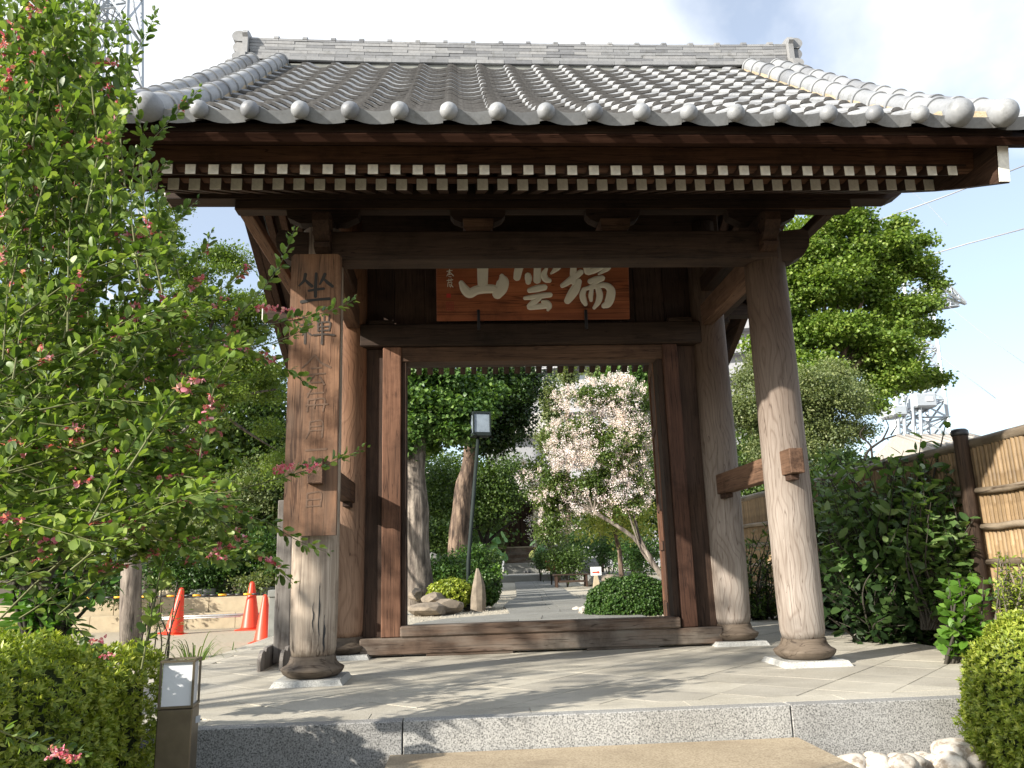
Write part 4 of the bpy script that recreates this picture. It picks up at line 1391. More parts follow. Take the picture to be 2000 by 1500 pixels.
# small lantern top in the right hedge
c1 = at(1996, 1233, -2.55)
lr_ = thing('garden_lantern', 'small white garden lamp head poking out of the right hedge', 'garden lamp', (c1[0], c1[1], c1[2] - .06))
MB().bbox(c1[0] - .05, c1[0] + .07, c1[1] - .06, c1[1] + .06, c1[2] - .055, c1[2] + .05, .004).build('frosted_box', M_opal, lr_)
MB().bbox(c1[0] - .055, c1[0] + .075, c1[1] - .065, c1[1] + .065, c1[2] + .0505, c1[2] + .058, .002).build('lid', M_steelg, lr_)
MB().bbox(c1[0] - .045, c1[0] + .065, c1[1] - .055, c1[1] + .055, -.34, c1[2] - .056, .004).build('pillar', M_bronze, lr_)

# white cobbles at lower right
i = 0
for (px_, py_, r_) in ((1668, 1490, .05), (1700, 1483, .055), (1735, 1500, .05), (1745, 1478, .045), (1775, 1492, .04), (1800, 1480, .05), (1822, 1498, .05), (1862, 1478, .085), (1905, 1480, .05), (1895, 1500, .055), (1660, 1510, .06), (1710, 1515, .06), (1780, 1515, .06), (1850, 1515, .06), (1890, 1470, .04), (1760, 1530, .06), (1640, 1492, .03), (1830, 1475, .03)):
    p = at(px_, py_, -3.02 - .002 * (py_ - 1480) - .05)
    rs = random.uniform(.85, 1.15)
    i += 1
    nth = sorted([1668, 1700, 1735, 1745, 1775, 1800, 1822, 1862, 1905, 1895, 1660, 1710, 1780, 1850, 1890, 1760, 1640, 1830]).index(px_)
    o = rock('cobble', (p[0], p[1] - .02, -.268 + r_ * .6), (r_ * rs * 1.25, r_, r_ * .9), 'rounded white cobble, ' + ('leftmost', 'second', 'third', 'fourth', 'fifth', 'sixth', 'seventh', 'eighth', 'ninth', 'tenth', 'eleventh', 'twelfth', 'thirteenth', 'fourteenth', 'fifteenth', 'sixteenth', 'seventeenth', 'last')[nth] + ' from the left at the foot of the step' if px_ != 1862 else 'largest pale brown cobble beside the right hedge',
             M_cobble, 20 + i, 'cobble', 'white cobbles at the foot of the step', det=3, sharp=0)

# ================================================================== BAMBOO FENCE
fn = thing('bamboo_fence', 'tan split bamboo fence with round bamboo rails right of the platform', 'fence', (3.42, 1.5, -.33))
FX = 3.42
M_bam = wood('split bamboo', (.22, .15, .078), (.42, .30, .17), 'z', rough=.55, fine=.6)
M_bamd = wood('bamboo rail', (.19, .155, .11), (.32, .27, .21), 'y', rough=.5, fine=.6)
M_fpost = wood('charred fence post', (.035, .024, .018), (.075, .05, .035), 'z')
canes = []
for i in range(4):
    b = MB(); L = 1.84
    r_ = .024
    pr_ = []
    nn = [0, .02] + [.25 + .38 * k + .05 * ((i * 7 + k * 3) % 5) for k in range(5)] + [L]
    zs = [0]
    nn = [q for q in nn[:-1] if q < L - .1] + [L]
    for q in nn[2:-1]: zs += [q - .008, q, q + .008]
    zs.append(L)
    k0_ = len(b.v)
    for z_ in zs:
        rr_ = r_ * (1.10 if any(abs(z_ - q) < 1e-6 for q in nn[2:-1]) else 1.0)
        for j in range(5):
            a = math.pi / 2 + math.pi * j / 4
            b.v.append((rr_ * math.cos(a), rr_ * math.sin(a), z_))
    for m in range(len(zs) - 1):
        for j in range(4):
            b.f.append((m * 5 + j, m * 5 + 5 + j, m * 5 + 6 + j, m * 5 + 1 + j)); b.sm.append(True)
    me = b.mesh('bamboo_cane', M_bam)
    canes.append(me)
y = -2.6; i = 0
while y < 7.4:
    o = link('bamboo_cane', canes[i % 4], None); o.parent = fn; o.matrix_parent_inverse = Matrix.Translation((-3.42, -1.5, .33))
    o.location = (FX + random.uniform(-.003, .003), y, -.33 + random.uniform(-.01, .01)); o.rotation_euler = (random.uniform(-.006, .006), 0, 0)
    y += .047; i += 1
MB().box(FX + .004, FX + .02, -2.62, 7.42, -.34, 1.48).build('backing', M_fpost, fn)
for (z_, r_) in ((1.15, .026), (.88, .026), (.615, .026), (.34, .026), (.06, .026)):
    for (a, c_) in ((-2.6, -.83), (-.70, 2.55), (2.67, 7.4)):
        n = 9
        MB().tube([(FX - .045, a + (c_ - a) * k / n, z_ + .006 * math.sin(k * 2.1 + z_ * 7)) for k in range(n + 1)], r_, 8).build('bamboo_rail', M_bamd, fn)
n = 12
MB().tube([(FX, -2.6 + 10 * k / n, 1.535 + .008 * math.sin(k * 1.7)) for k in range(n + 1)], .042, 10).build('top_rail', M_bamd, fn)
for yy in (-.765, 2.61, 5.9):
    MB().lathe([(.055, 0), (.055, 1.90), (.058, 1.905), (.058, 1.95), (.05, 1.97)], (FX - .075, yy, -.33), 14).build('fence_post', M_fpost, fn)
    MB().lathe([(.062, 0), (.066, .01), (.066, .04), (.05, .055)], (FX - .075, yy, 1.60), 14).build('post_cap', M_black, fn)

# ================================================================== GARDEN BEHIND THE GATE
# lamp post
lp = thing('lamp_post', 'dark green lamp post with a glazed box head standing in the garden beyond the gate', 'lamp post', (-.62, 6.9, .04))
LY = 6.9
a0 = at(915, 1095, LY); a1 = at(934, 852, LY)
MB().tube([(a0[0] - .02, LY, .0), (a0[0], LY, a0[2]), (a1[0] - .0, LY, a1[2])], [.036, .036, .030], 10).build('pole', M_steeld, lp)
h0 = at(920, 850, LY); h1 = at(955, 808, LY)
wv = (h1[0] - h0[0]) / 2; cx_ = (h1[0] + h0[0]) / 2
Mh = Matrix.Translation((cx_, LY, 0)) @ Matrix.Rotation(.22, 4, 'Z')
MB().bbox(-wv * .9, wv * .9, -wv * .8, wv * .8, h0[2] + .03, h1[2] - .02, .004, Mh).build('glass_box', plain('lamp glass', (.26, .31, .36), .08, var=.2, scale=5, bmp=0), lp)
b = MB()
for sx in (-1, 1):
    for sy in (-1, 1):
        b.box(sx * wv * .92 - .012, sx * wv * .92 + .012, sy * wv * .82 - .012, sy * wv * .82 + .012, h0[2], h1[2], Mh)
b.build('head_frame', M_steeld, lp)
MB().bbox(-wv, wv, -wv * .9, wv * .9, h1[2] - .018, h1[2] + .015, .004, Mh).build('head_roof', M_steeld, lp)
MB().bbox(-wv, wv, -wv * .9, wv * .9, h0[2] - .03, h0[2] + .025, .004, Mh).build('head_base', M_steeld, lp)

# bench
def gz(y): return ground_z(0, y)
by_ = 14.2
bl, br_ = at(1085, 1146, by_), at(1147, 1143, by_)
bn = thing('bench', 'low dark wooden bench on the gravel beside the path', 'bench', ((bl[0] + br_[0]) / 2, by_, bl[2]))
bt = at(1115, 1121, by_)[2]
zb_ = bl[2]
for k in range(4):
    MB().bbox(bl[0] - .05, br_[0] + .05, by_ - .2 + k * .105, by_ - .105 + k * .105, bt - .03, bt, .004).build('seat_slat', M_dkwood_x, bn)
for xx in (bl[0] + .03, br_[0] - .03):
    for yy in (by_ - .15, by_ + .17):
        MB().bbox(xx - .025, xx + .025, yy - .025, yy + .025, zb_ - .02, bt - .031, .003).build('leg', M_dkwood_z, bn)
MB().bbox(bl[0] + .06, br_[0] - .06, by_ - .16, by_ - .13, zb_ + .10, zb_ + .15, .003).build('stretcher', M_dkwood_x, bn)
# arrow sign on a stone foot
sy_ = 14.0
s0, s1 = at(1154, 1124, sy_), at(1174, 1107, sy_)
sg = thing('arrow_sign', 'small white sign with a red arrow pointing right by the rocks', 'sign', ((s0[0] + s1[0]) / 2, sy_, .1))
MB().bbox(s0[0], s1[0], sy_, sy_ + .012, s0[2], s1[2], .001).build('sign_panel', M_signw, sg)
w_ = s1[0] - s0[0]; hh = s1[2] - s0[2]
ax, az = s0[0] + w_ * .15, s0[2] + hh * .36
MB().prism([(ax, az - .02), (ax + w_ * .5, az - .02), (ax + w_ * .5, az - .045), (ax + w_ * .72, az), (ax + w_ * .5, az + .045), (ax + w_ * .5, az + .02), (ax, az + .02)], sy_ - .003, sy_ - .0005, 'y').build('red_arrow', M_red, sg)
b = MB()
for k in range(5):
    xa = s0[0] + w_ * (.12 + .155 * k)
    b.box(xa, xa + w_ * .10, sy_ - .002, sy_ - .0005, s0[2] + hh * .78, s0[2] + hh * .81)
    b.box(xa, xa + w_ * .10, sy_ - .002, sy_ - .0005, s0[2] + hh * .66, s0[2] + hh * .69)
    b.box(xa + w_ * .04, xa + w_ * .06, sy_ - .002, sy_ - .0005, s0[2] + hh * .69, s0[2] + hh * .78)
b.build('red_writing', M_red, sg)
zf = at(1165, 1146, sy_)[2]
MB().prism([(s0[0] + .04, zf - .03), (s0[0] + .23, zf - .03), (s0[0] + .17, s0[2] - .002), (s0[0] + .09, s0[2] - .002)], sy_ - .03, sy_ + .06, 'y').build('stone_foot', M_conc, sg)

def R_(px0, py0, px1, py1, y, label, mat, seed, dep=None, flat=.7, group='rocks around the garden path', sink=.12):
    a, c_ = at(px0, py1, y), at(px1, py0, y)
    rx = (c_[0] - a[0]) / 2; rz_ = (c_[2] - a[2]) / 2
    rock('rock', ((a[0] + c_[0]) / 2, y + (dep or rx), (a[2] + c_[2]) / 2 - rz_ * sink), (rx * 1.15, dep or rx, rz_ * 1.2), label, mat, seed, 'rock', group)
R_(795, 1178, 862, 1206, 5.2, 'flat reddish rock at the left edge just behind the sill', M_rock, 31, .3)
R_(818, 1158, 875, 1180, 5.8, 'long buff slab rock lying behind the reddish rock', M_rock, 32, .3)
R_(848, 1170, 905, 1202, 5.5, 'squared brown rock right of the reddish one', M_rock, 33, .3)
R_(900, 1178, 940, 1196, 6.4, 'low dark rock below the pointed stone', M_rockg, 34, .25)
R_(941, 1148, 972, 1182, 6.8, 'dark upright rock right of the pointed stone', M_rockg, 35, .3)
R_(795, 1150, 822, 1175, 6.6, 'small pale rock against the large trunk', M_rock, 36, .25)
R_(1182, 1118, 1216, 1143, 15.0, 'rounded buff boulder right of the arrow sign', M_rock, 37, .4)
R_(1130, 1118, 1172, 1144, 15.0, 'dark boulder behind the bench', M_rockg, 38, .4)
R_(1216, 1128, 1245, 1142, 16.0, 'low grey boulder at the far right of the boulders', M_rockg, 39, .4)
R_(835, 1075, 862, 1120, 9.5, 'tall grey rock between the trunk and the shrubs', M_rockg, 40, .3)
R_(1140, 1085, 1180, 1130, 17, 'large dark standing rock behind the bench', M_rockg, 41, .5)
# pointed standing stone
p0 = at(934, 1188, 6.2); p1 = at(933, 1110, 6.2)
b = MB()
for j, (r_, t) in enumerate(((.115, 0), (.11, .3), (.095, .6), (.06, .85), (.022, 1.0))):
    z_ = p0[2] - .05 + (p1[2] - p0[2] + .05) * t
    for k in range(7):
        a = 2 * math.pi * k / 7
        b.v.append((p0[0] + r_ * math.cos(a) * (1 + .2 * math.sin(k * 5 + j)), 6.2 + r_ * math.sin(a) * .7, z_))
for j in range(4):
    for k in range(7):
        b.f.append((j * 7 + k, j * 7 + (k + 1) % 7, j * 7 + 7 + (k + 1) % 7, j * 7 + 7 + k)); b.sm.append(False)
b.f.append(tuple(28 + k for k in range(7))); b.sm.append(False)
props(b.build('standing_stone', M_rock), 'tall narrow pointed stone standing at the left of the path', 'standing stone')
# pale broken stones by the round bush
for k in range(14):
    p = at(random.uniform(1130, 1175), random.uniform(1186, 1208), random.uniform(4.2, 5.2))
    yy = random.uniform(4.3, 5.6)
    rock('pale_stone', (1.05 + random.uniform(-.12, .5), yy, .03), (random.uniform(.05, .1), .07, random.uniform(.04, .07)), 'pale broken stone in the heap beside the clipped bush', M_cobble, 60 + k, 'stone', 'pale stones beside the clipped bush', det=1)
# small white marker
m0 = at(1249, 1146, 12.5)
mk = thing('marker_post', 'short white marker post on the gravel near the clipped bush', 'marker post', (m0[0], 12.5, .1))
MB().lathe([(.05, 0), (.05, .2), (.06, .205), (.06, .235)], (m0[0], 12.5, m0[2] - .05), 10).build('shaft', M_signw, mk)
MB().lathe([(.03, 0), (.025, .03)], (m0[0], 12.5, m0[2] + .186), 10).build('knob', M_concg, mk)

# hall at the end of the path
HY = 30.0
hall = thing('temple_hall', 'dark timber hall entrance with steps and pale pillar at the end of the path', 'hall', (2.6, HY, .4))
f0 = at(1020, 1070, HY)          # floor edge
fz = f0[2]
def hb(nm, px0, px1, z0, z1, y0, y1, mat):
    a, c_ = at(px0, 1000, y0)[0], at(px1, 1000, y0)[0]
    return MB().bbox(a, c_, y0, y1, z0, z1, .01).build(nm, mat, hall)
ns = 5
zb0 = .40
for k in range(ns):
    hb('step', 985 - 1, 1052, zb0 + (fz - zb0) * k / ns, zb0 + (fz - zb0) * (k + 1) / ns - .002, HY - 1.5 + .3 * k, HY, M_path if k < 2 else M_sill)
hb('floor_edge', 960, 1052, fz, fz + .06, HY - .02, HY + .6, M_conc)
hb('back_wall', 780, 1042, fz - .2, fz + 2.6, HY + 1.3, HY + 1.5, M_dkwood_x)
for i, (u0, u1) in enumerate(((965, 992), (994, 1014), (1016, 1038))):
    hb('door_panel', u0, u1, fz + .06, fz + 1.5, HY + 1.2, HY + 1.28, M_dkwood_z if i else M_warm_x)
hb('pillar', 1041, 1058, fz - .6, fz + 2.2, HY - .1, HY + .2, M_conc)
hb('side_wall', 1060, 1130, fz - .6, fz + 2.3, HY + .6, HY + .8, M_apt)
hb('eave', 960, 1100, fz + 2.0, fz + 2.2, HY - .9, HY + .4, M_dkwood_x)
e0_, e1_ = at(800, 1000, HY - 1)[0], at(1130, 1000, HY - 1)[0]
MB().prism([(HY - 1.1, fz + 2.2), (HY + 2.5, fz + 3.6), (HY + 2.5, fz + 3.8), (HY - 1.1, fz + 2.32)], e0_, e1_, 'x').build('roof', M_rtile, hall)
# black shoes on the court
sh = thing('shoes', 'pair of black shoes left on the paving before the steps', 'shoes', tuple(at(1028, 1118, 27)))
for k in range(2):
    p = at(1026 + 6 * k, 1118, 27)
    MB().lathe([(.10, 0), (.12, .03), (.09, .09), (.03, .11)], (p[0], 27, p[2] - .03), 10).build('shoe', M_black, sh)

# far apartment block
AY = 95.0
ap = thing('apartment_building', 'pale grey apartment block with rows of balconies seen through the gate', 'building', tuple(at(1085, 900, AY)))
ax0, ax1 = at(960, 800, AY)[0], at(1300, 800, AY)[0]
AR = .30   # facade recedes to the right
def ab(nm, x0, x1, y0, y1, z0, z1, mat):
    Mx = Matrix.Translation((ax0, AY, 0)) @ Matrix.Rotation(-AR, 4, 'Z')
    return MB().bbox(x0 - ax0, x1 - ax0, y0, y1, z0, z1, .02, Mx).build(nm, mat, ap)
ab('wall', ax0, ax1 + 14, 1.5, 12, -1, 48, M_apt)
fl_h = 2.95
for k in range(3, 14):
    z0 = 2.0 + k * fl_h
    ab('balcony', ax0, ax1 + 14, 0, 1.49, z0 - .25, z0 + .95, M_apt)
    xx = ax0 + .6
    j = 0
    while xx < ax1 - 1 and 6 < k < 14:
        w_ = ab('window', xx, xx + 2.6, 1.42, 1.495, z0 + .96, z0 + 2.35, M_glass)
        ab('partition', xx + 2.8, xx + 2.95, .2, 1.49, z0 + .96, z0 + 2.69, M_apt)
        xx += 3.4; j += 1
# tiled roof in front of it
rf = thing('tiled_roof_house', 'house with pale grey tiled roof below the apartment block', 'house', tuple(at(1020, 850, 60)))
r0, r1 = at(940, 835, 60), at(1075, 835, 60)
zt1 = at(1010, 800, 60)[2]
MB().prism([(58, r0[2] - 1), (62, zt1), (66, r0[2] - 1)], r0[0], r1[0], 'x').build('roof', M_rtile, rf)
MB().box(r0[0] + .5, r1[0] - .5, 59, 65, 0, r0[2] - 1.0).build('wall', M_apt, rf)

# house roof behind the fence
h0 = at(1838, 868, 16); h1 = at(1952, 852, 16)
hs = thing('fence_side_house', 'house with pale tiled roof showing above the bamboo fence', 'house', (h0[0] + 1, 18, -.3))
zz = at(1890, 868, 16)[2]; zt2 = at(1890, 850, 16)[2]
MB().prism([(15.6, zz - .25), (18.2, zt2 + .35), (20.6, zz - .25)], h0[0] - .2, h1[0] + .6, 'x').build('roof', M_rtile, hs)
n = 9
for k in range(n):
    t = k / n
    xx = h0[0] - .2 + (h1[0] - h0[0] + .8) * (k + .5) / n
    MB().tube([(xx, 15.6, zz - .22), (xx, 18.2, zt2 + .38)], .05, 5).build('roof_rib', M_rtile, hs)
MB().box(h0[0], h1[0] + .4, 16.2, 20.2, -.34, zz - .2).build('wall', M_apt, hs)

# ------------------------------------------------------------------ pylons and wires
def lattice(parent, p0, p1, w0, w1, n, r_, mat=M_steelg, name='lattice', legs=True):
    b = MB(); p0 = Vector(p0); p1 = Vector(p1)
    def corner(t, i):
        w_ = (w0 + (w1 - w0) * t) / 2
        sx, sy = ((-1, -1), (1, -1), (1, 1), (-1, 1))[i % 4]
        c_ = p0.lerp(p1, t)
        d = (p1 - p0).normalized()
        if abs(d.z) > .7: return c_ + Vector((sx * w_, sy * w_, 0))
        return c_ + Vector((0, sx * w_, sy * w_)) if abs(d.x) > .5 else c_ + Vector((sx * w_, 0, sy * w_))
    for i in range(4):
        b.tube([corner(0, i), corner(1, i)], r_ * 1.4, 4, True, False)
        for k in range(n):
            b.tube([corner(k / n, i), corner((k + 1) / n, i + 1)], r_ * .8, 3, False, False)
            b.tube([corner(k / n, i + 1), corner((k + 1) / n, i)], r_ * .8, 3, False, False)
            b.tube([corner(k / n, i), corner(k / n, i + 1)], r_ * .8, 3, False, False)
    return b.build(name, mat, parent)
# left pylon, high behind the clover
LYP = 40.0
c_ = at(240, 200, LYP)
pyl = thing('lattice_pylon', 'tall blue grey steel lattice pylon rising behind the flowering bush at top left', 'pylon', (c_[0], LYP, 0))
u0, u1 = at(252, 330, LYP), at(238, -180, LYP)
lattice(pyl, (c_[0] + .5, LYP, 0), tuple(u1), 4.2, 1.9, 14, .085, name='tower_frame')
lattice(pyl, tuple(at(100, 28, LYP)), tuple(at(238, 10, LYP)), .4, 1.6, 5, .06, name='cross_arm')
# right pylon with boxes
RY = 48.0
c_ = at(1790, 870, RY)
py2 = thing('equipment_pylon', 'grey steel lattice pylon with box cabins behind the big tree at right', 'pylon', (c_[0], RY, 0))
t1 = at(1772, 560, RY)
lattice(py2, (c_[0], RY, 0), (t1[0] + .2, RY, t1[2]), 3.0, 1.9, 16, .10, name='tower_frame')
a1_ = at(1872, 596, RY); a2_ = at(1838, 618, RY)
lattice(py2, (t1[0], RY, at(1790, 590, RY)[2]), tuple(a1_), 1.5, .15, 5, .055, name='cross_arm')
lattice(py2, (t1[0], RY - 3, at(1790, 575, RY)[2]), (a2_[0], RY - 3, a2_[2]), 1.2, .12, 4, .055, name='cross_arm')
def pbx(px0, py0, px1, py1, nm):
    a, d = at(px0, py1, RY - 2.2), at(px1, py0, RY - 2.2)
    return MB().bbox(a[0], d[0], RY - 2.2, RY - .4, a[2], d[2], .12).build(nm, M_steelg, py2)
pbx(1790, 766, 1829, 795, 'equipment_cabin'); pbx(1744, 790, 1772, 812, 'equipment_cabin')
a, d = at(1809, 783, RY - 2.25), at(1822, 775, RY - 2.25)
MB().box(a[0], d[0], RY - 2.26, RY - 2.24, a[2], d[2]).build('white_panel', M_signw, py2)
for (u, y_) in ((1742, 768), (1738, 812)):
    b = MB()
    q0_, q1_ = at(u, y_, RY - 1.6), at(1800, y_ - 14, RY - 1.6)
    b.tube([q0_, q1_], .11, 5); b.tube([(q0_[0], RY - 1.6, q0_[2]), (q0_[0], RY - 1.6, q0_[2] + 1.0)], .05, 4)
    b.build('platform_rail', M_steelg, py2)
for k, u in enumerate((1752, 1764, 1781, 1796)):
    q0_, q1_ = at(u + 6, 905, RY - 1.8), at(u, 770, RY - 1.8)
    MB().tube([q0_, q1_], .12, 6).build('cable_duct', M_steelg, py2)
M_wire = plain('overhead cable', (.30, .31, .33), .5)
def wire(pts, y, r_, label):
    P_ = [at(px_, py_, yy) for (px_, py_), yy in zip(pts, y)]
    o = MB().tube(P_, r_, 5).build('overhead_wire', M_wire)
    props(o, label, 'cable', 'overhead wires at right')
wire([(1690, 440), (1850, 382), (2040, 308)], (30, 28, 26), .035, 'thick white overhead cable just under the roof corner')
wire([(1770, 512), (1890, 476), (2040, 436)], (30, 28, 26), .035, 'thick pale overhead cable crossing right of the big tree crown')
wire([(1780, 650), (1860, 714), (1945, 778)], (46, 44, 42), .022, 'thin dark wire sloping down right from the tree crown')
wire([(1840, 588), (1920, 652), (2010, 716)], (46, 44, 42), .016, 'faint thin wire highest of the two sloping into the cloud')
wire([(1770, 366), (1815, 402), (1850, 440)], (46, 44, 42), .014, 'short faint wire beneath the roof corner')

# ================================================================== VEGETATION
def rdir(n):
    return unit(rng.normal(size=(n, 3)))

def blob_pts(blobs, n, shell=.55):
    """random points in the outer part of ellipsoids given in photo pixels at a real depth"""
    cs, rs, w = [], [], []
    for bl in blobs:
        px_, py_, y, rx, rz_ = bl[:5]
        k = bl[5] if len(bl) > 5 else .9
        c = at(px_, py_, y); m = pxm(y, c[2])
        cs.append(c); rs.append((rx * m, rx * m * k, rz_ * m)); w.append(rx * rz_ + rx * rx * k * .5)
    cs, rs, w = np.array(cs), np.array(rs), np.array(w)
    i = rng.choice(len(blobs), n, p=w / w.sum())
    d = rdir(n)
    r = (shell + (1 - shell) * rng.random(n)) [:, None]
    wob = 1 + .16 * np.sin(d[:, :1] * 5 + i[:, None] * 1.7) + .12 * np.sin(d[:, 2:3] * 7 + i[:, None])
    return cs[i] + d * rs[i] * r * wob, d, cs, rs

def foliage(name, mat, blobs, K, m, cr, L, Wd, parent, kind='rhomb', up=.8, out=.6, flat=.55, shell=.5, stuff=True, fold=.18):
    C0, D0, cs, rs = blob_pts(blobs, K, shell)
    P = np.repeat(C0, m, 0); Dd = np.repeat(D0, m, 0); n = len(P)
    off = rng.normal(size=(n, 3)) * cr; off[:, 2] *= flat
    P = P + off
    D = unit(Dd * out + rng.normal(size=(n, 3)) * .6 + np.array([0, 0, -.15]))
    Nn = unit(np.array([0, 0, up]) + Dd * .35 + rng.normal(size=(n, 3)) * .55)
    s = rng.uniform(.55, 1.3, n)
    me = leaves_mesh(name, P, D, Nn, L * s, Wd * s, mat, kind, fold)
    o = link(name, me, parent)
    if stuff: o['kind'] = 'stuff'
    return o

def boughs(blobs, n, sx=.5, sz=.26, seed=1, drop=0.0):
    """break big masses into many flattened boughs"""
    r = np.random.default_rng(seed); o = []
    for bl in blobs:
        for i in range(n):
            a = r.uniform(0, 6.283); q = r.uniform(.15, .85)
            k = r.uniform(.7, 1.25)
            o.append((bl[0] + bl[3] * q * math.cos(a), bl[1] + bl[4] * q * math.sin(a), bl[2] + r.uniform(-1, 1) * bl[3] * .6 * pxm(bl[2]), bl[3] * sx * k, max(bl[4], bl[3] * .6) * sz * k, .9))
    return o
unit_leaf = {}
def leaf_objects(name, P, D, Nn, L, Wd, mat, parent, fold=.18):
    """single leaves as parts that share one unit mesh"""
    if mat.name not in unit_leaf:
        unit_leaf[mat.name] = leaves_mesh(name, np.zeros((1, 3)), np.array([[0, 1., 0]]), np.array([[0, 0, 1.]]), 1.0, .5, mat, 'round' if mat is L_clover else 'oval', fold)
    me = unit_leaf[mat.name]
    D = unit(D); Sx = unit(np.cross(D, Nn)); Nn = np.cross(Sx, D)
    inv = Matrix.Translation(parent.location).inverted()
    for p, d, s, n_, l, w_ in zip(P, D, Sx, Nn, L, Wd):
        m = Matrix(((s[0] * 2 * w_, d[0] * l, n_[0] * l, p[0]), (s[1] * 2 * w_, d[1] * l, n_[1] * l, p[1]), (s[2] * 2 * w_, d[2] * l, n_[2] * l, p[2]), (0, 0, 0, 1)))
        o = bpy.data.objects.new(name, me); C.objects.link(o)
        o.parent = parent; o.matrix_parent_inverse = inv
        o.matrix_basis = m

def smooth_path(pts, n=5):
    return [tuple(p) for p in catmull([np.array(q, float) for q in pts], n)]

def limb(b, pts, r0, r1, n=7):
    P_ = smooth_path(pts, 4)
    k = len(P_)
    b.tube([Vector(p) + Vector((math.sin(i * 1.9) * r0 * .08, math.cos(i * 2.3) * r0 * .08, 0)) for i, p in enumerate(P_)],
           [r0 + (r1 - r0) * (i / (k - 1)) ** .8 for i in range(k)], n, True, True)

def tree(name, label, cat, base, trunk, r0, blobs, fol, bark=None, limbs=(), group=None, extra=()):
    """trunk: list of (px,py,y); fol: list of foliage argument dicts"""
    t = thing(name, label, cat, tuple(base), group)
    if trunk:
        b = MB(); pts = [tuple(at(*p)) for p in trunk]
        limb(b, [tuple(base)] + pts[1:], r0, r0 * .55, 10)
        tr = b.build('trunk', bark or M_bark, t)
        b = MB(); top = np.array(pts[-1])
        for bl in blobs[:7]:
            c = at(*bl[:3])
            mid = top * .5 + c * .5 + np.array([0, 0, -.15 * np.linalg.norm(c - top) * .3])
            limb(b, [top, mid, c], r0 * .38, r0 * .08, 6)
        for lm in limbs:
            limb(b, [tuple(at(*p)) for p in lm[0]], lm[1], lm[1] * .35, 7)
        b.build('limbs', bark or M_bark, t)
    for f in fol:
        foliage(parent=t, blobs=f.pop('blobs', blobs), **f)
    return t

# ---------- right hand trees ----------
gb = [(1560, 720, 11.5, 70, 60), (1540, 540, 12, 60, 90), (1640, 560, 12, 115, 105), (1600, 470, 12, 90, 70), (1715, 480, 12, 75, 55), (1745, 545, 12.5, 80, 50), (1760, 610, 12, 70, 45), (1690, 665, 12, 100, 70),
      (1560, 640, 12, 95, 85), (1785, 738, 12.5, 48, 22), (1730, 740, 12, 65, 40), (1655, 425, 12, 70, 30), (1815, 535, 12.4, 26, 14), (1812, 600, 12.3, 26, 14), (1755, 440, 12.3, 30, 14), (1700, 790, 11.5, 22, 20), (1830, 560, 12.4, 22, 10), (1838, 742, 12.4, 20, 8), (1800, 640, 12.3, 35, 16), (1790, 470, 12.2, 30, 12)]
base = at(1600, 1100, 12); base = (base[0], 12, -.3)
tree('ginkgo_tree', 'very large bright green leafy tree rising behind the right posts into the sky', 'tree', base, [(1600, 1100, 12), (1605, 900, 12), (1620, 760, 12)], .28, gb,
     [dict(name='crown', mat=L_ginkgo, blobs=boughs(gb, 9, .56, .32, 3), K=5200, m=24, cr=.13, L=.085, Wd=.045, shell=.6, flat=.45, up=1.1)])
ob = [(1600, 790, 8.5, 85, 65), (1500, 800, 8.5, 70, 80), (1650, 830, 8.5, 55, 45), (1560, 870, 8.2, 90, 60), (1470, 740, 8.8, 45, 50), (1620, 740, 9, 40, 30)]
base = at(1560, 1100, 8.5); base = (base[0], 8.5, -.3)
tree('olive_green_tree', 'greyish olive green tree with fine foliage below the very large tree at right', 'tree', base, [(1560, 1100, 8.5), (1555, 950, 8.5), (1560, 860, 8.5)], .14, ob,
     [dict(name='crown', mat=L_olive, blobs=boughs(ob, 8, .55, .35, 4), K=2700, m=26, cr=.12, L=.055, Wd=.018, shell=.4)])
# gnarled dark tree
base = at(1700, 1100, 7); base = (base[0], 7, -.3)
tree('gnarled_tree', 'dark gnarled tree with bare crooked branches against the sky above the fence', 'tree', base,
     [(1700, 1100, 7), (1697, 960, 7), (1705, 900, 7)], .07, [(1640, 900, 7, 60, 30)],
     [dict(name='crown', mat=L_dark, K=120, m=14, cr=.09, L=.06, Wd=.02, shell=.2)], M_barkd,
     [([(1700, 930, 7), (1690, 890, 7), (1720, 862, 7), (1750, 850, 7)], .035), ([(1702, 910, 7), (1735, 895, 7), (1755, 905, 7)], .025), ([(1704, 905, 7), (1700, 870, 7), (1680, 850, 7), (1690, 832, 7)], .025),
      ([(1722, 862, 7), (1735, 835, 7), (1728, 815, 7)], .018), ([(1740, 850, 7), (1752, 830, 7), (1748, 818, 7)], .015), ([(1700, 950, 7), (1650, 920, 7), (1620, 905, 7)], .03)])
tree('backdrop_tree', 'dark green tree mass low between the right posts and the fence', 'tree', (at(1480, 1000, 14)[0], 14, -.3), [(1480, 1100, 14), (1480, 950, 14)], .15,
     [(1480, 900, 14, 90, 90), (1580, 940, 12, 80, 60), (1650, 925, 11, 60, 45), (1560, 860, 13, 80, 60)],
     [dict(name='crown', mat=L_mid, K=900, m=22, cr=.18, L=.09, Wd=.04, shell=.3)], M_barkd)

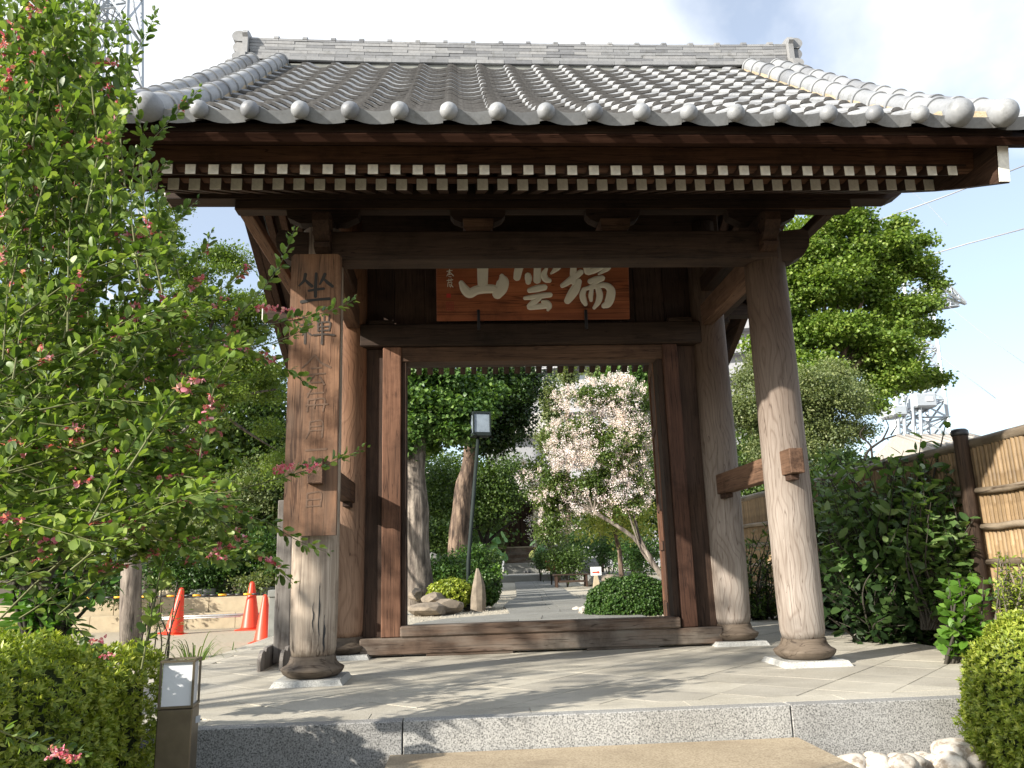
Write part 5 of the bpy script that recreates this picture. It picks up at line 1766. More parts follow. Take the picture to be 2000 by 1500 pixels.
# ---------- shrubs right of the platform ----------
def shrub(name, label, base, stems, leafm, nl, L, Wd, spread, bark=M_twigd, nobj=0, cat='shrub', group=None, droop=-.1, stuffname='leaves', pair=False, r0=.012):
    """stems: pixel polylines with depth; leaves set along the outer part of every stem"""
    t = thing(name, label, cat, tuple(base), group)
    b = MB(); P = []; D = []; Nn = []
    for st_ in stems:
        pts = smooth_path([tuple(at(*p)) for p in st_], 6)
        n = len(pts)
        b.tube(pts, [r0 * (1 - .8 * i / (n - 1)) for i in range(n)], 5, False, True)
        A_ = np.array(pts); seg = np.linalg.norm(np.diff(A_, axis=0), axis=1); cum = np.concatenate([[0], np.cumsum(seg)])
        for j in range(nl):
            u = (.15 + .85 * (j + rng.random() * .5) / nl) * cum[-1]
            k = min(np.searchsorted(cum, u), n - 1); k = max(k, 1)
            p = A_[k - 1] + (A_[k] - A_[k - 1]) * ((u - cum[k - 1]) / max(seg[k - 1], 1e-6))
            tg = unit(A_[k] - A_[k - 1])
            q = rdir(1)[0]; side = unit(np.cross(tg, q))
            for s_ in ((1, -1) if pair else (1,)):
                d = unit(tg * .55 + side * s_ + np.array([0, 0, droop]))
                P.append(p + rng.normal(size=3) * spread); D.append(d); Nn.append(unit(np.array([0, 0, .9]) + rng.normal(size=3) * .45))
    b.build('stems', bark, t)
    P, D, Nn = map(np.array, (P, D, Nn)); s = rng.uniform(.7, 1.2, len(P))
    Ls, Ws = L * s, Wd * s
    if nobj:
        vis = ((P - CAMP) @ CF); ordr = np.argsort(vis / Ls)
        a, c_ = ordr[:nobj], ordr[nobj:]
        leaf_objects('leaf', P[a], D[a], Nn[a], Ls[a], Ws[a], leafm, t)
        P, D, Nn, Ls, Ws = P[c_], D[c_], Nn[c_], Ls[c_], Ws[c_]
    if len(P):
        o = link(stuffname, leaves_mesh(stuffname, P, D, Nn, Ls, Ws, leafm, 'oval'), t); o['kind'] = 'stuff'
    return t, P

def fan(cx, cy, y, tx0, tx1, ty0, ty1, n, dy=.4, seed=1, bend=40):
    r = np.random.default_rng(seed); o = []
    for i in range(n):
        tx, ty = r.uniform(tx0, tx1), r.uniform(ty0, ty1)
        sx = cx + r.uniform(-40, 40)
        yy = y + r.uniform(-dy, dy)
        o.append([(sx, cy, y), ((sx + tx) / 2 + r.uniform(-bend, bend), (cy + ty) / 2 - abs(r.normal()) * 25, (y + yy) / 2), (tx, ty, yy)])
    return o
def keep_between(me_obj, x0, x1):
    pass
base = at(1720, 1250, .3)
shrub('broad_leaf_shrub', 'loose green shrub with pointed leaves growing between the platform and the fence', (3.15, .3, -.33),
      fan(1740, 1230, .0, 1600, 1905, 880, 1100, 190, .55, 5) + fan(1840, 1230, -.6, 1780, 1925, 900, 1080, 50, .3, 55) + fan(1690, 1220, .9, 1590, 1760, 930, 1150, 40, .4, 6) +
      fan(1650, 1180, 1.4, 1570, 1760, 890, 1020, 60, .4, 61) + [[(1800, 1100, -.3), (1820, 950, -.3), (1840, 860, -.35), (1850, 815, -.4)], [(1760, 1050, 0), (1790, 920, -.1), (1800, 850, -.1)], [(1740, 1050, 0), (1750, 930, -.1), (1765, 880, -.1)], [(1700, 1000, .2), (1860, 900, -.2), (1925, 890, -.4)]],
      L_shrub, 13, .115, .029, .03, nobj=160, pair=True)
shrub('dark_undergrowth', 'undergrowth with leaves coloured dark for shade along the right edge of the platform', (3.1, -.2, -.33),
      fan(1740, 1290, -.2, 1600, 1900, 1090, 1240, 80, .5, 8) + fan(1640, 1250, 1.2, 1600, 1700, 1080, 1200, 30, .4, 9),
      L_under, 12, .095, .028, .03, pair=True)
shrub('pale_leaf_shrub', 'light green broad leaved plant below the charred fence post at right', (3.1, -1.6, -.33),
      fan(1885, 1300, -1.7, 1840, 1925, 1095, 1250, 24, .15, 10), L_fresh, 9, .085, .030, .012, nobj=100, pair=True)
shrub('post_side_shrub', 'narrow leaved green shrub seen between the two right posts', (2.75, 2.4, -.33),
      fan(1480, 1235, 2.7, 1455, 1535, 1010, 1200, 46, .4, 12, 15), L_mid, 14, .09, .014, .02, pair=True)
shrub('young_pine_azalea', 'small upright azalea with a pale stem and yellow green leaf tufts at the right edge', (3.0, -2.3, -.33),
      fan(1975, 1215, -2.5, 1940, 2030, 1075, 1170, 34, .12, 13, 10), L_azalea, 12, .035, .007, .006, bark=M_bark2, pair=True, r0=.006)
shrub('right_edge_shrub', 'dark leafy shrub behind the right hedge at the frame edge', (3.15, -2.0, -.33),
      fan(1985, 1260, -2.1, 1930, 2060, 1120, 1230, 30, .15, 14, 10), L_azdark, 12, .05, .012, .01, pair=True)

# ---------- hedges: rosettes of small leaves over a solid core painted dark as inner shade ----------
def hedge(name, label, base, surf, n, mat, L, Wd, core=None, per=6, cat='hedge', twig=M_twigd, group=None):
    t = thing(name, label, cat, base, group)
    P, Nn = surf(n)
    off = rng.normal(size=P.shape) * .012
    P = P + off - Nn * (rng.random((n, 1)) ** 2) * .05
    ax = unit(Nn + np.array([0, 0, .5]) + rng.normal(size=P.shape) * .35)
    a = unit(np.cross(ax, rdir(n))); b_ = np.cross(ax, a)
    PP, DD, NN = [], [], []
    for j in range(per):
        q = 2 * math.pi * (j + rng.random((n, 1)) * .5) / per
        rad = a * np.cos(q) + b_ * np.sin(q)
        k = rng.uniform(.5, 1.1, (n, 1))
        PP.append(P); DD.append(unit(rad + ax * k)); NN.append(unit(ax - rad * k + rng.normal(size=P.shape) * .15))
    P3, D3, N3 = map(np.concatenate, (PP, DD, NN))
    s = rng.uniform(.7, 1.2, len(P3))
    o = link('leaves', leaves_mesh('leaves', P3, D3, N3, L * s, Wd * s, mat, 'rhomb', .12), t); o['kind'] = 'stuff'
    if core: core(t)
    return t
def rbox_surf(boxes, rad=.14, bump_=.03):
    """points on the rounded top and sides of boxes (x0,x1,y0,y1,z0,z1)"""
    def f(n):
        P = []; Q = []
        ar = np.array([(b[1] - b[0]) * (b[3] - b[2]) + ((b[1] - b[0]) + (b[3] - b[2])) * 1.0 * (b[5] - b[4]) for b in boxes])
        cnt = rng.multinomial(n, ar / ar.sum())
        for b, c in zip(boxes, cnt):
            x0, x1, y0, y1, z0, z1 = b
            w = np.array([(x1 - x0) * (y1 - y0), (x1 - x0) * (z1 - z0), (y1 - y0) * (z1 - z0), (y1 - y0) * (z1 - z0)])
            k = rng.choice(4, c, p=w / w.sum())
            u, v = rng.random(c), rng.random(c)
            p = np.zeros((c, 3)); nn = np.zeros((c, 3))
            for kk in range(4):
                m = k == kk
                if kk == 0: p[m] = np.stack([x0 + u[m] * (x1 - x0), y0 + v[m] * (y1 - y0), np.full(m.sum(), z1)], 1); nn[m] = (0, 0, 1)
                if kk == 1: p[m] = np.stack([x0 + u[m] * (x1 - x0), np.full(m.sum(), y0), z0 + v[m] * (z1 - z0)], 1); nn[m] = (0, -1, 0)
                if kk == 2: p[m] = np.stack([np.full(m.sum(), x1), y0 + u[m] * (y1 - y0), z0 + v[m] * (z1 - z0)], 1); nn[m] = (1, 0, 0)
                if kk == 3: p[m] = np.stack([np.full(m.sum(), x0), y0 + u[m] * (y1 - y0), z0 + v[m] * (z1 - z0)], 1); nn[m] = (-1, 0, 0)
            lo = np.array([x0 + rad, y0 + rad, -9]); hi = np.array([x1 - rad, y1 - rad, z1 - rad])
            core = np.clip(p, lo, hi); d = p - core; dn = np.linalg.norm(d, axis=1, keepdims=True)
            nn = np.where(dn > 1e-6, d / np.maximum(dn, 1e-6), nn)
            p = core + nn * rad * 1.0
            p = p + nn * bump_ * (np.sin(p[:, :1] * 9) + np.sin(p[:, 1:2] * 8 + p[:, 2:3] * 7))
            P.append(p); Q.append(nn)
        return np.concatenate(P), np.concatenate(Q)
    return f
def ell_surf(c, r, zmin=-.34):
    c, r = np.array(c), np.array(r)
    def f(n):
        d = rdir(n * 2); p = c + d * r * (1 + .05 * np.sin(d[:, :1] * 9) * np.sin(d[:, 2:3] * 8))
        m = p[:, 2] > zmin
        p, d = p[m][:n], d[m][:n]
        if len(p) < n:
            k = n - len(p); p = np.concatenate([p, p[:k]]); d = np.concatenate([d, d[:k]])
        return p, unit(d / r)
    return f
M_core = plain('inner hedge', (.022, .035, .010), .95, var=.5, scale=40, bmp=.8)  # solid core coloured dark so gaps between leaves read as shade
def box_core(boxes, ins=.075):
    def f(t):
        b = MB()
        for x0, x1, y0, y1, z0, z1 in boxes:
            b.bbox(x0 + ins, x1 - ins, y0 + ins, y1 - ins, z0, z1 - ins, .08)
        b.build('shade_core', M_core, t)
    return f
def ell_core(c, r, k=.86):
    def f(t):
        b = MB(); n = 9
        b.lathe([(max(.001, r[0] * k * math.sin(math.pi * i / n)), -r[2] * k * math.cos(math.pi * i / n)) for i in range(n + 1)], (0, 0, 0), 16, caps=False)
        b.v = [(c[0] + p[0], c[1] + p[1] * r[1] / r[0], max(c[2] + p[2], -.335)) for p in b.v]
        b.build('shade_core', M_core, t)
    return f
HB = [(-3.7, -1.94, -5.25, -3.62, -.34, .475), (-3.9, -1.93, -3.60, -3.10, -.34, .38), (-4.1, -2.92, -3.1, -1.7, -.34, .40)]
hedge('azalea_hedge', 'clipped azalea hedge with yellow green leaf tips filling the lower left corner', (-3.0, -4, -.34), rbox_surf(HB, .16, .018), 36000, L_azalea, .027, .0046, box_core(HB, .065))
cR = at(2095, 1390, -3.3); rR = (.43, .40, .44)
hedge('azalea_bush', 'rounded azalea bush with bright yellow green leaves at the lower right corner', (cR[0], -3.3, -.34), ell_surf(cR, rR), 9500, L_azalea, .024, .0044, ell_core(cR, rR, .92))
cB = at(1236, 1188, 4.5); cB[2] = .05; rB = (.66, .5, .46)
hedge('clipped_bush', 'dark green clipped round bush just behind the sill at right', (cB[0], 4.5, 0), ell_surf(cB, rB, -.02), 5200, L_azdark, .032, .009, ell_core(cB, rB))
cS = at(880, 1160, 6.4); rS = (.36, .3, .22)
hedge('low_azalea', 'low yellow green azalea above the flat rocks left of the path', (cS[0], 6.4, .03), ell_surf((cS[0], 6.4, cS[2]), rS, -.02), 1500, L_azalea, .04, .012, ell_core((cS[0], 6.4, cS[2]), rS))
cS2 = at(945, 1150, 6.6)
hedge('low_dark_bush', 'low dark rounded bush behind the pointed standing stone', (cS2[0], 6.6, .03), ell_surf((cS2[0], 6.6, cS2[2]), (.27, .3, .27), -.02), 1100, L_azdark, .04, .012, ell_core((cS2[0], 6.6, cS2[2]), (.27, .3, .27)))

# ---------- garden beyond the gate ----------
b1 = [(850, 790, 7.5, 80, 75), (820, 730, 7.5, 60, 45), (910, 760, 7.6, 60, 50), (860, 850, 7.4, 60, 45), (800, 860, 7.3, 40, 50), (930, 820, 7.6, 45, 40), (800, 780, 7.2, 40, 60)]
base = at(820, 1165, 7.2); base = (base[0], 7.2, .02)
tree('thick_trunk_tree', 'thick grey furrowed trunk under pale green fan leaves left of the path', 'tree', base, [(820, 1165, 7.2), (814, 1000, 7.2), (812, 860, 7.2), (830, 790, 7.3)], .25, b1,
     [dict(name='crown', mat=L_gink2, blobs=boughs(b1, 6, .45, .3, 5), K=1600, m=22, cr=.10, L=.07, Wd=.04, shell=.35)], M_bark2)
b2 = [(990, 790, 9, 60, 65), (950, 750, 9, 55, 45), (1015, 745, 9, 40, 35), (960, 850, 9, 45, 40)]
base = at(893, 1095, 11); base = (base[0], 11, .1)
tree('brown_trunk_tree', 'leaning brown barked tree with very dark crown behind the lamp post', 'tree', base, [(893, 1100, 11), (900, 1000, 11), (918, 900, 11), (935, 800, 10)], .27, b2,
     [dict(name='crown', mat=L_dark, K=1100, m=24, cr=.13, L=.07, Wd=.03, shell=.3)], M_bark)
b3 = [(955, 935, 15, 60, 50), (1005, 920, 16, 38, 32), (940, 1000, 15, 60, 40), (985, 965, 15, 45, 25), (870, 960, 16, 60, 80), (850, 1050, 14, 50, 40)]
base = at(945, 1080, 15); base = (base[0], 15, .12)
tree('spreading_maple', 'maple with dark curving limbs spreading over the path before the hall', 'tree', base, [(945, 1085, 15), (950, 1050, 15), (975, 1010, 15)], .09, b3,
     [dict(name='crown', mat=L_mid, K=1300, m=22, cr=.16, L=.07, Wd=.03, shell=.3)], M_barkd,
     [([(950, 1060, 15), (985, 1030, 15), (1010, 1015, 15)], .05), ([(948, 1070, 15), (930, 1020, 15), (935, 985, 15)], .05), ([(980, 1020, 15), (1000, 1000, 15), (1040, 985, 15)], .03)])
for (px_, py_, y, rx, rz_, m_, lab, kk) in (
        (1078, 790, 22, 15, 58, L_olive, 'slim pale green tree standing before the apartment balconies', 260), (1088, 858, 21, 34, 28, L_olive, 'bushy pale green tree left of the pink and white blossom', 500),
        (1172, 728, 22, 16, 18, L_olive, 'small pale tree top at the upper middle of the doorway view', 140), (1235, 735, 20, 50, 38, L_gink2, 'green tree top above the blossom at the right of the doorway view', 600),
        (1108, 730, 24, 10, 26, L_olive, 'very thin green tree top before the balconies', 120)):
    base = at(px_, 1080, y)
    tree('background_tree', lab, 'tree', (base[0], y, .1), [(px_, 1080, y), (px_, py_ + rz_, y), (px_, py_, y)], .10, [(px_, py_, y, rx, rz_)],
         [dict(name='crown', mat=m_, K=kk, m=16, cr=.16, L=.10, Wd=.045, shell=.2)], M_bark)
# crape myrtle with blossom
b4 = [(1180, 780, 7.2, 85, 52), (1235, 840, 7.0, 50, 70), (1120, 865, 7.4, 62, 45), (1060, 930, 7.4, 45, 36), (1170, 900, 7.2, 85, 55), (1240, 950, 7.0, 45, 60), (1090, 965, 7.5, 60, 36), (1160, 965, 7.3, 60, 40), (1085, 1015, 7.6, 38, 38)]
base = at(1330, 1160, 6.6); base = (base[0], 6.6, .03)
cm = tree('crape_myrtle', 'spreading crape myrtle covered in pale pink and white blossom seen through the gate', 'tree', base, [(1330, 1160, 6.6), (1285, 1115, 6.7), (1262, 1078, 6.8), (1225, 1040, 6.9), (1160, 1000, 7.0)], .055, b4,
     [dict(name='crown', mat=L_crape, blobs=boughs(b4, 7, .5, .4, 6), K=3000, m=15, cr=.10, L=.05, Wd=.019, shell=.25)], M_bark2,
     [([(1262, 1078, 6.8), (1243, 1030, 6.9), (1236, 960, 7), (1250, 900, 7)], .035), ([(1330, 1160, 6.6), (1262, 1090, 6.8), (1240, 1040, 6.8), (1215, 960, 7)], .03), ([(1200, 1025, 7), (1140, 985, 7.2), (1100, 980, 7.3)], .03)])
# blossom: ruffled panicles made of small petals
Cb, Db, _, _ = blob_pts(b4[:8] + [(1080, 1010, 7.5, 30, 30)], 480, .82)
keep = (Db[:, 2] > -.35) | (rng.random(len(Db)) < .35)
Cb = Cb[keep][:295]
pet = []
for i in range(6):
    n = 90
    d = rdir(n); P = d * np.array([.055, .055, .075]) * rng.uniform(.4, 1, (n, 1))
    pet.append(leaves_mesh('blossom', P, unit(d + rng.normal(size=(n, 3)) * .7), rdir(n), rng.uniform(.016, .03, n), rng.uniform(.007, .012, n), F_white, 'rhomb', .3))
inv = Matrix.Translation(cm.location).inverted()
for i, c in enumerate(Cb):
    o = bpy.data.objects.new('blossom', pet[i % 6]); C.objects.link(o); o.parent = cm; o.matrix_parent_inverse = inv
    o.matrix_basis = Matrix.Translation(c) @ Matrix.Rotation(random.uniform(0, 6), 4, 'Z') @ Matrix.Scale(random.uniform(.55, 1.05), 4)
foliage('blossoms', F_white, boughs(b4, 5, .5, .4, 66), 900, 26, .035, .024, .009, cm, shell=.85, flat=.9)
foliage('blossoms', F_white, [(1200, 775, 7.0, 70, 45), (1235, 850, 6.8, 45, 70), (1190, 850, 6.9, 80, 55), (1235, 950, 6.8, 40, 50), (1120, 860, 7.2, 50, 40)], 650, 26, .032, .024, .009, cm, shell=.9, flat=.9)
tree('yellow_leaved_tree', 'yellow green leaved small tree behind the crape myrtle limbs', 'tree', (at(1215, 1130, 9)[0], 9, .06), [(1215, 1135, 9), (1210, 1080, 9), (1200, 1040, 9)], .06,
     [(1180, 1010, 9, 60, 50), (1240, 1000, 9, 45, 60), (1200, 950, 9.5, 60, 40)], [dict(name='crown', mat=L_yellow, K=380, m=12, cr=.12, L=.085, Wd=.022, shell=.3, out=.3)], M_bark)
def bushes(lst, mat, cat='shrub', group='shrubs beside the garden path'):
    for (px_, py_, y, rx, rz_, kk, lab) in lst:
        base = at(px_, py_ + rz_, y)
        t = thing('shrub', lab, cat, (base[0], y, ground_z(0, y)), group)
        foliage('leaves', mat, [(px_, py_, y, rx, rz_)], kk, 16, .10, .06, .022, t, shell=.15)
        b = MB()
        for k in range(4):
            c = at(px_ + rx * .4 * math.sin(k * 2), py_, y); limb(b, [(base[0], y, ground_z(0, y) - .02), c * .5 + np.array([base[0], y, base[2]]) * .5, c], .02, .006, 5)
        b.build('stems', M_twigd, t)
bushes([(870, 1115, 8.5, 55, 32, 260, 'dark mound of shrubs between the thick trunk and the lamp post'), (925, 1100, 10, 45, 38, 260, 'dense low shrub around the foot of the lamp post'),
        (1190, 1075, 18, 80, 38, 420, 'dark hedge like shrubs behind the boulders'), (1250, 1080, 14, 50, 50, 300, 'dark shrub beside the right door leaf beyond the path'),
        (890, 1060, 17, 70, 50, 340, 'dark shrubs far behind the brown trunk'), (1120, 1065, 20, 40, 40, 260, 'dark green shrub close right of the hall steps')], L_azdark)
bushes([(1108, 1095, 15.5, 48, 34, 300, 'bright green feathery shrub directly behind the bench'), (1055, 1120 - 30, 21, 22, 20, 90, 'small grey green shrub beside the terracotta pots'), (955, 1095, 14, 25, 25, 140, 'fresh green shrub behind the potted plants left of the steps')], L_mid)
bushes([(1075, 1035, 17, 32, 42, 300, 'pale flowering shrub in front of the hall pillar')], L_olive)
Cw, Dw, _, _ = blob_pts([(1068, 1030, 16.9, 30, 42)], 60, .8)
flw = foliage('white_flowers', F_white, [(1066, 1028, 16.9, 32, 44)], 120, 10, .06, .045, .02, None, shell=.75); flw['kind'] = 'stuff'; flw['label'] = 'pale flower heads on the shrub before the hall pillar'
for o in C.objects:
    if o.get('label', '').startswith('pale flowering shrub'): par(flw, o); del flw['label']
# lotus in pots beside the steps
def lotus(px_, py_, y, n, lab, hh, potc):
    g0 = at(px_, py_, y)
    t = thing('potted_lotus', lab, 'potted plant', (g0[0], y, g0[2]), 'potted lotus beside the hall steps')
    MB().lathe([(.14, 0), (.20, .05), (.23, .26), (.245, .27), (.245, .30), (.21, .30), (.2, .25)], tuple(g0), 16).build('pot', potc, t)
    b = MB(); P = []; D = []; Nn = []
    for i in range(n):
        a = random.uniform(0, 6.28); r_ = random.uniform(.05, .38); h_ = random.uniform(.35, hh)
        p = np.array([g0[0] + r_ * math.cos(a), y + r_ * math.sin(a), g0[2] + h_])
        b.tube([(g0[0] + .1 * math.cos(a), y + .1 * math.sin(a), g0[2] + .26), tuple(p)], .006, 4)
        c = unit(np.array([math.cos(a), math.sin(a) - .6, random.uniform(.2, 1.2)]))
        rr_ = random.uniform(.09, .16)
        u = unit(np.cross(c, [0, 0, 1.])); w_ = np.cross(c, u)
        b2_ = MB()
        ring = [tuple(p + (u * math.cos(q) + w_ * math.sin(q)) * rr_ * (1 + .08 * math.sin(3 * q)) + c * .02) for q in np.linspace(0, 2 * math.pi, 11)[:-1]]
        b2_.add([tuple(p)] + ring, [(0, 1 + k, 1 + (k + 1) % 10) for k in range(10)])
        b2_.build('leaf', L_lotus, t)
    b.build('stalks', M_twig, t)
lotus(968, 1112, 20, 26, 'large potted lotus with yellowing leaves left of the steps', 1.15, M_black)
lotus(1058, 1112, 21.5, 20, 'large potted lotus with round green leaves right of the steps', 1.0, M_barkd)
g0 = at(1076, 1116, 20.8)
tp = thing('terracotta_pot', 'plain terracotta pot right of the lotus tub', 'flower pot', tuple(g0))
MB().lathe([(.12, 0), (.17, .30), (.185, .305), (.185, .36), (.16, .36), (.15, .3)], tuple(g0), 16).build('pot', M_terra, tp)
g0 = at(969, 1139, 12.5)
tp = thing('potted_shrub', 'small yellow green plant in a black pot left of the path', 'potted plant', tuple(g0))
MB().lathe([(.12, 0), (.15, .16), (.16, .165), (.16, .19), (.12, .19)], tuple(g0), 14).build('pot', M_black, tp)
foliage('leaves', L_fresh, [(967, 1118, 12.5, 20, 16)], 60, 9, .05, .06, .025, tp, shell=.1)

# ---------- left side background ----------
lb_ = [(500, 860, 12, 90, 90), (520, 980, 12, 70, 80), (120, 640, 14, 170, 150), (330, 700, 13, 120, 120), (460, 780, 12, 110, 110), (60, 850, 14, 130, 120), (250, 850, 13, 120, 90), (420, 900, 12.5, 130, 80)]
tree('broad_dark_tree', 'broad dark green tree behind the flowering bush at left', 'tree', (at(300, 1100, 13)[0], 13, .3), [(320, 1130, 13), (320, 980, 13), (310, 860, 13)], .2, lb_,
     [dict(name='crown', mat=L_mid, blobs=boughs(lb_, 8, .5, .3, 8), K=3400, m=20, cr=.18, L=.09, Wd=.04, shell=.3)], M_barkd)
mb_ = [(540, 880, 6.8, 40, 80), (450, 700, 6, 80, 60), (380, 780, 6, 90, 60), (400, 520, 6, 85, 60), (470, 600, 6, 80, 60), (500, 680, 6, 65, 55), (360, 620, 6, 90, 70), (300, 480, 6.4, 60, 60), (520, 760, 6.5, 50, 60), (330, 390, 6, 35, 30)]
tree('fine_leaved_maple', 'fine leaved maple with dark forked branches left of the sign board', 'tree', (at(262, 1195, 3.6)[0], 3.6, -.32), [(262, 1215, 3.6), (256, 1100, 3.6), (248, 1020, 3.7), (262, 940, 4), (300, 850, 4.6), (340, 720, 5.4)], .135, mb_,
     [dict(name='crown', mat=L_maple, blobs=boughs(mb_, 7, .5, .22, 7), K=3000, m=20, cr=.11, L=.05, Wd=.014, shell=.3, flat=.35)], M_bark2,
     [([(340, 720, 5.4), (400, 660, 5.8), (425, 600, 6), (432, 560, 6)], .05), ([(340, 720, 5.4), (440, 770, 6), (540, 760, 6.4)], .045), ([(262, 940, 4), (320, 880, 5), (400, 800, 6)], .05)])
sb_ = [(490, 960, 11.5, 90, 60), (540, 900, 12, 60, 60), (400, 1000, 11.5, 70, 40), (300, 1000, 12, 60, 50)]
tree('sunlit_shrub_tree', 'sunlit pale green small tree beyond the bank left of the posts', 'tree', (at(510, 1130, 11.5)[0], 11.5, .35), [(510, 1135, 11.5), (506, 1060, 11.5), (516, 1000, 11.5)], .07, sb_,
     [dict(name='crown', mat=L_olive, K=1000, m=18, cr=.13, L=.06, Wd=.02, shell=.3)], M_barkd)
def bank(lst, mat):
    for (px_, py_, y, rx, rz_, kk, lab) in lst:
        base = at(px_, py_ + rz_, y)
        t = thing('shrub', lab, 'shrub', (base[0], y, base[2]), 'shrubs on the planted bank')
        foliage('leaves', mat, [(px_, py_, y, rx, rz_)], kk, 14, .10, .075, .02, t, shell=.15)
bank([(560, 1100, 10.6, 60, 60, 420, 'dense dark shrub on the bank right behind the sign board post'), (500, 1080, 10.9, 60, 50, 380, 'dark shrub on the bank above the nearest cone'), (390, 1130, 10.3, 50, 30, 260, 'low dark shrub on the bank above the leaning cone'), (330, 1105, 10.4, 60, 50, 300, 'dark leafy shrub on the bank right of the pale trunk'), (440, 1110, 10.6, 50, 40, 260, 'shrub with narrow glossy leaves on the bank behind the long boulder'), (190, 1130, 9, 60, 50, 300, 'dark shrub on the bank left of the pale trunk')], L_azdark)
bank([(505, 1140, 10.2, 40, 20, 160, 'fresh green low plants at the right end of the bank'), (400, 1060, 11, 60, 40, 300, 'silvery green shrub high on the bank')], L_olive)
tree('dark_backdrop_tree', 'very dark dense tree closing the gaps behind the maple and the sign board', 'tree', (at(470, 1100, 15)[0], 15, .3), [(470, 1120, 15), (470, 1000, 15)], .2,
     [(440, 950, 15, 140, 90), (540, 900, 15, 60, 120), (300, 900, 15, 160, 120), (120, 900, 16, 160, 120), (500, 800, 15, 80, 80), (480, 1050, 15, 100, 50)],
     [dict(name='crown', mat=L_dark, K=1900, m=20, cr=.2, L=.11, Wd=.05, shell=.3)], M_barkd)
tree('far_tree_belt', 'tall dark evergreen belt closing the view at far left', 'tree', (at(-100, 1100, 24)[0], 24, -.3), [(0, 1100, 24), (0, 900, 24)], .4,
     [(0, 900, 24, 200, 170), (200, 980, 24, 180, 100), (420, 1010, 24, 160, 90), (-150, 800, 24, 150, 200)],
     [dict(name='crown', mat=L_mid, K=1500, m=22, cr=.35, L=.16, Wd=.07, shell=.4)], M_barkd)
tree('far_evergreen', 'dark evergreens closing the garden behind the doorway view', 'tree', (at(860, 1090, 28)[0], 28, .2), [(860, 1090, 28), (860, 1000, 28)], .3,
     [(840, 1000, 28, 120, 110), (760, 950, 28, 120, 150), (940, 1030, 29, 50, 60)],
     [dict(name='crown', mat=L_mid, K=900, m=22, cr=.35, L=.16, Wd=.07, shell=.4)], M_barkd)
tree('far_evergreen', 'dark evergreens at the right behind the crape myrtle', 'tree', (at(1240, 1080, 26)[0], 26, .2), [(1240, 1080, 26), (1240, 1000, 26)], .3,
     [(1230, 980, 26, 110, 110), (1330, 950, 26, 130, 160), (1170, 1040, 26, 70, 50), (1430, 980, 26, 100, 140)],
     [dict(name='crown', mat=L_mid, K=1100, m=22, cr=.35, L=.16, Wd=.07, shell=.4)], M_barkd)
# pale house far left seen through leaves
c0 = at(-60, 1010, 20); c1 = at(235, 845, 20)
hs = thing('pale_house', 'pale house wall glimpsed between leaves at far left', 'house', (c0[0] + 2, 20, -.3))
MB().box(c0[0] - 2, c1[0], 20, 24, -.3, c1[2]).build('wall', M_apt, hs)
MB().prism([(19.4, c1[2]), (22, c1[2] + 1.0), (24.6, c1[2])], c0[0] - 2.3, c1[0] + .3, 'x').build('roof', M_rtile, hs)
MB().box(c0[0] + .5, c0[0] + 1.7, 19.97, 19.995, 1.2, 2.2).build('window', M_glass, hs)

# blades of a lily like plant at the platform's left edge, and thin dark stems
def blades(name, lab, c, n, L, spread, mat, cat='plant'):
    t = thing(name, lab, cat, tuple(c))
    for i in range(n):
        a = random.uniform(0, 6.28); l = L * random.uniform(.6, 1.1); w_ = random.uniform(.006, .011)
        dx, dy = math.cos(a), math.sin(a); out_ = random.uniform(.3, .9) * spread
        b = MB(); v = []
        for k in range(8):
            s = k / 7
            p = (c[0] + dx * out_ * s + random.uniform(-.002, .002), c[1] + dy * out_ * s, c[2] + l * (1.35 * s - (.55 + out_) * s * s))
            ww = w_ * (1 - s) ** .6 + .0008
            v += [(p[0] - dy * ww, p[1] + dx * ww, p[2]), (p[0] + dy * ww, p[1] - dx * ww, p[2])]
        b.add(v, [(2 * k, 2 * k + 1, 2 * k + 3, 2 * k + 2) for k in range(7)], True)
        b.build('blade', mat, t)
blades('strap_leaf_plant', 'clump of arching strap leaves beside the left edge of the platform', (-2.98, .55, -.33), 46, .85, .55, L_grass)
blades('strap_leaf_plant', 'smaller clump of arching leaves just behind the left hedge', (-3.1, -.25, -.33), 30, .75, .4, L_grass)
blades('strap_leaf_plant', 'thin grassy tuft growing against the platform near the grey timber stand', (-2.95, 1.6, -.33), 24, .5, .4, L_grass)
t = thing('thin_stemmed_plant', 'tall thin dark stems with feathery leaves in front of the leaning cone', 'plant', (-3.35, .9, -.33))
b = MB(); P = []; D = []; Nn = []
for i in range(9):
    x0 = -3.45 + random.uniform(-.12, .12); y0 = .9 + random.uniform(-.15, .15)
    tp_ = (x0 + random.uniform(-.15, .2), y0, random.uniform(.35, .75))
    pts = smooth_path([(x0, y0, -.33), (x0 + .03, y0, .1), tp_], 5)
    b.tube(pts, .007, 5)
    for j in range(26):
        q = np.array(pts[-1 - (j % 6)]); P.append(q + rng.normal(size=3) * .05); D.append(rdir(1)[0] * [1, 1, .4]); Nn.append([0, 0, 1.])
b.build('stems', M_twigd, t)
o = link('leaves', leaves_mesh('leaves', np.array(P), np.array(D), np.array(Nn) + rng.normal(size=(len(P), 3)) * .3, .075, .007, L_grass, 'rhomb'), t); o['kind'] = 'stuff'

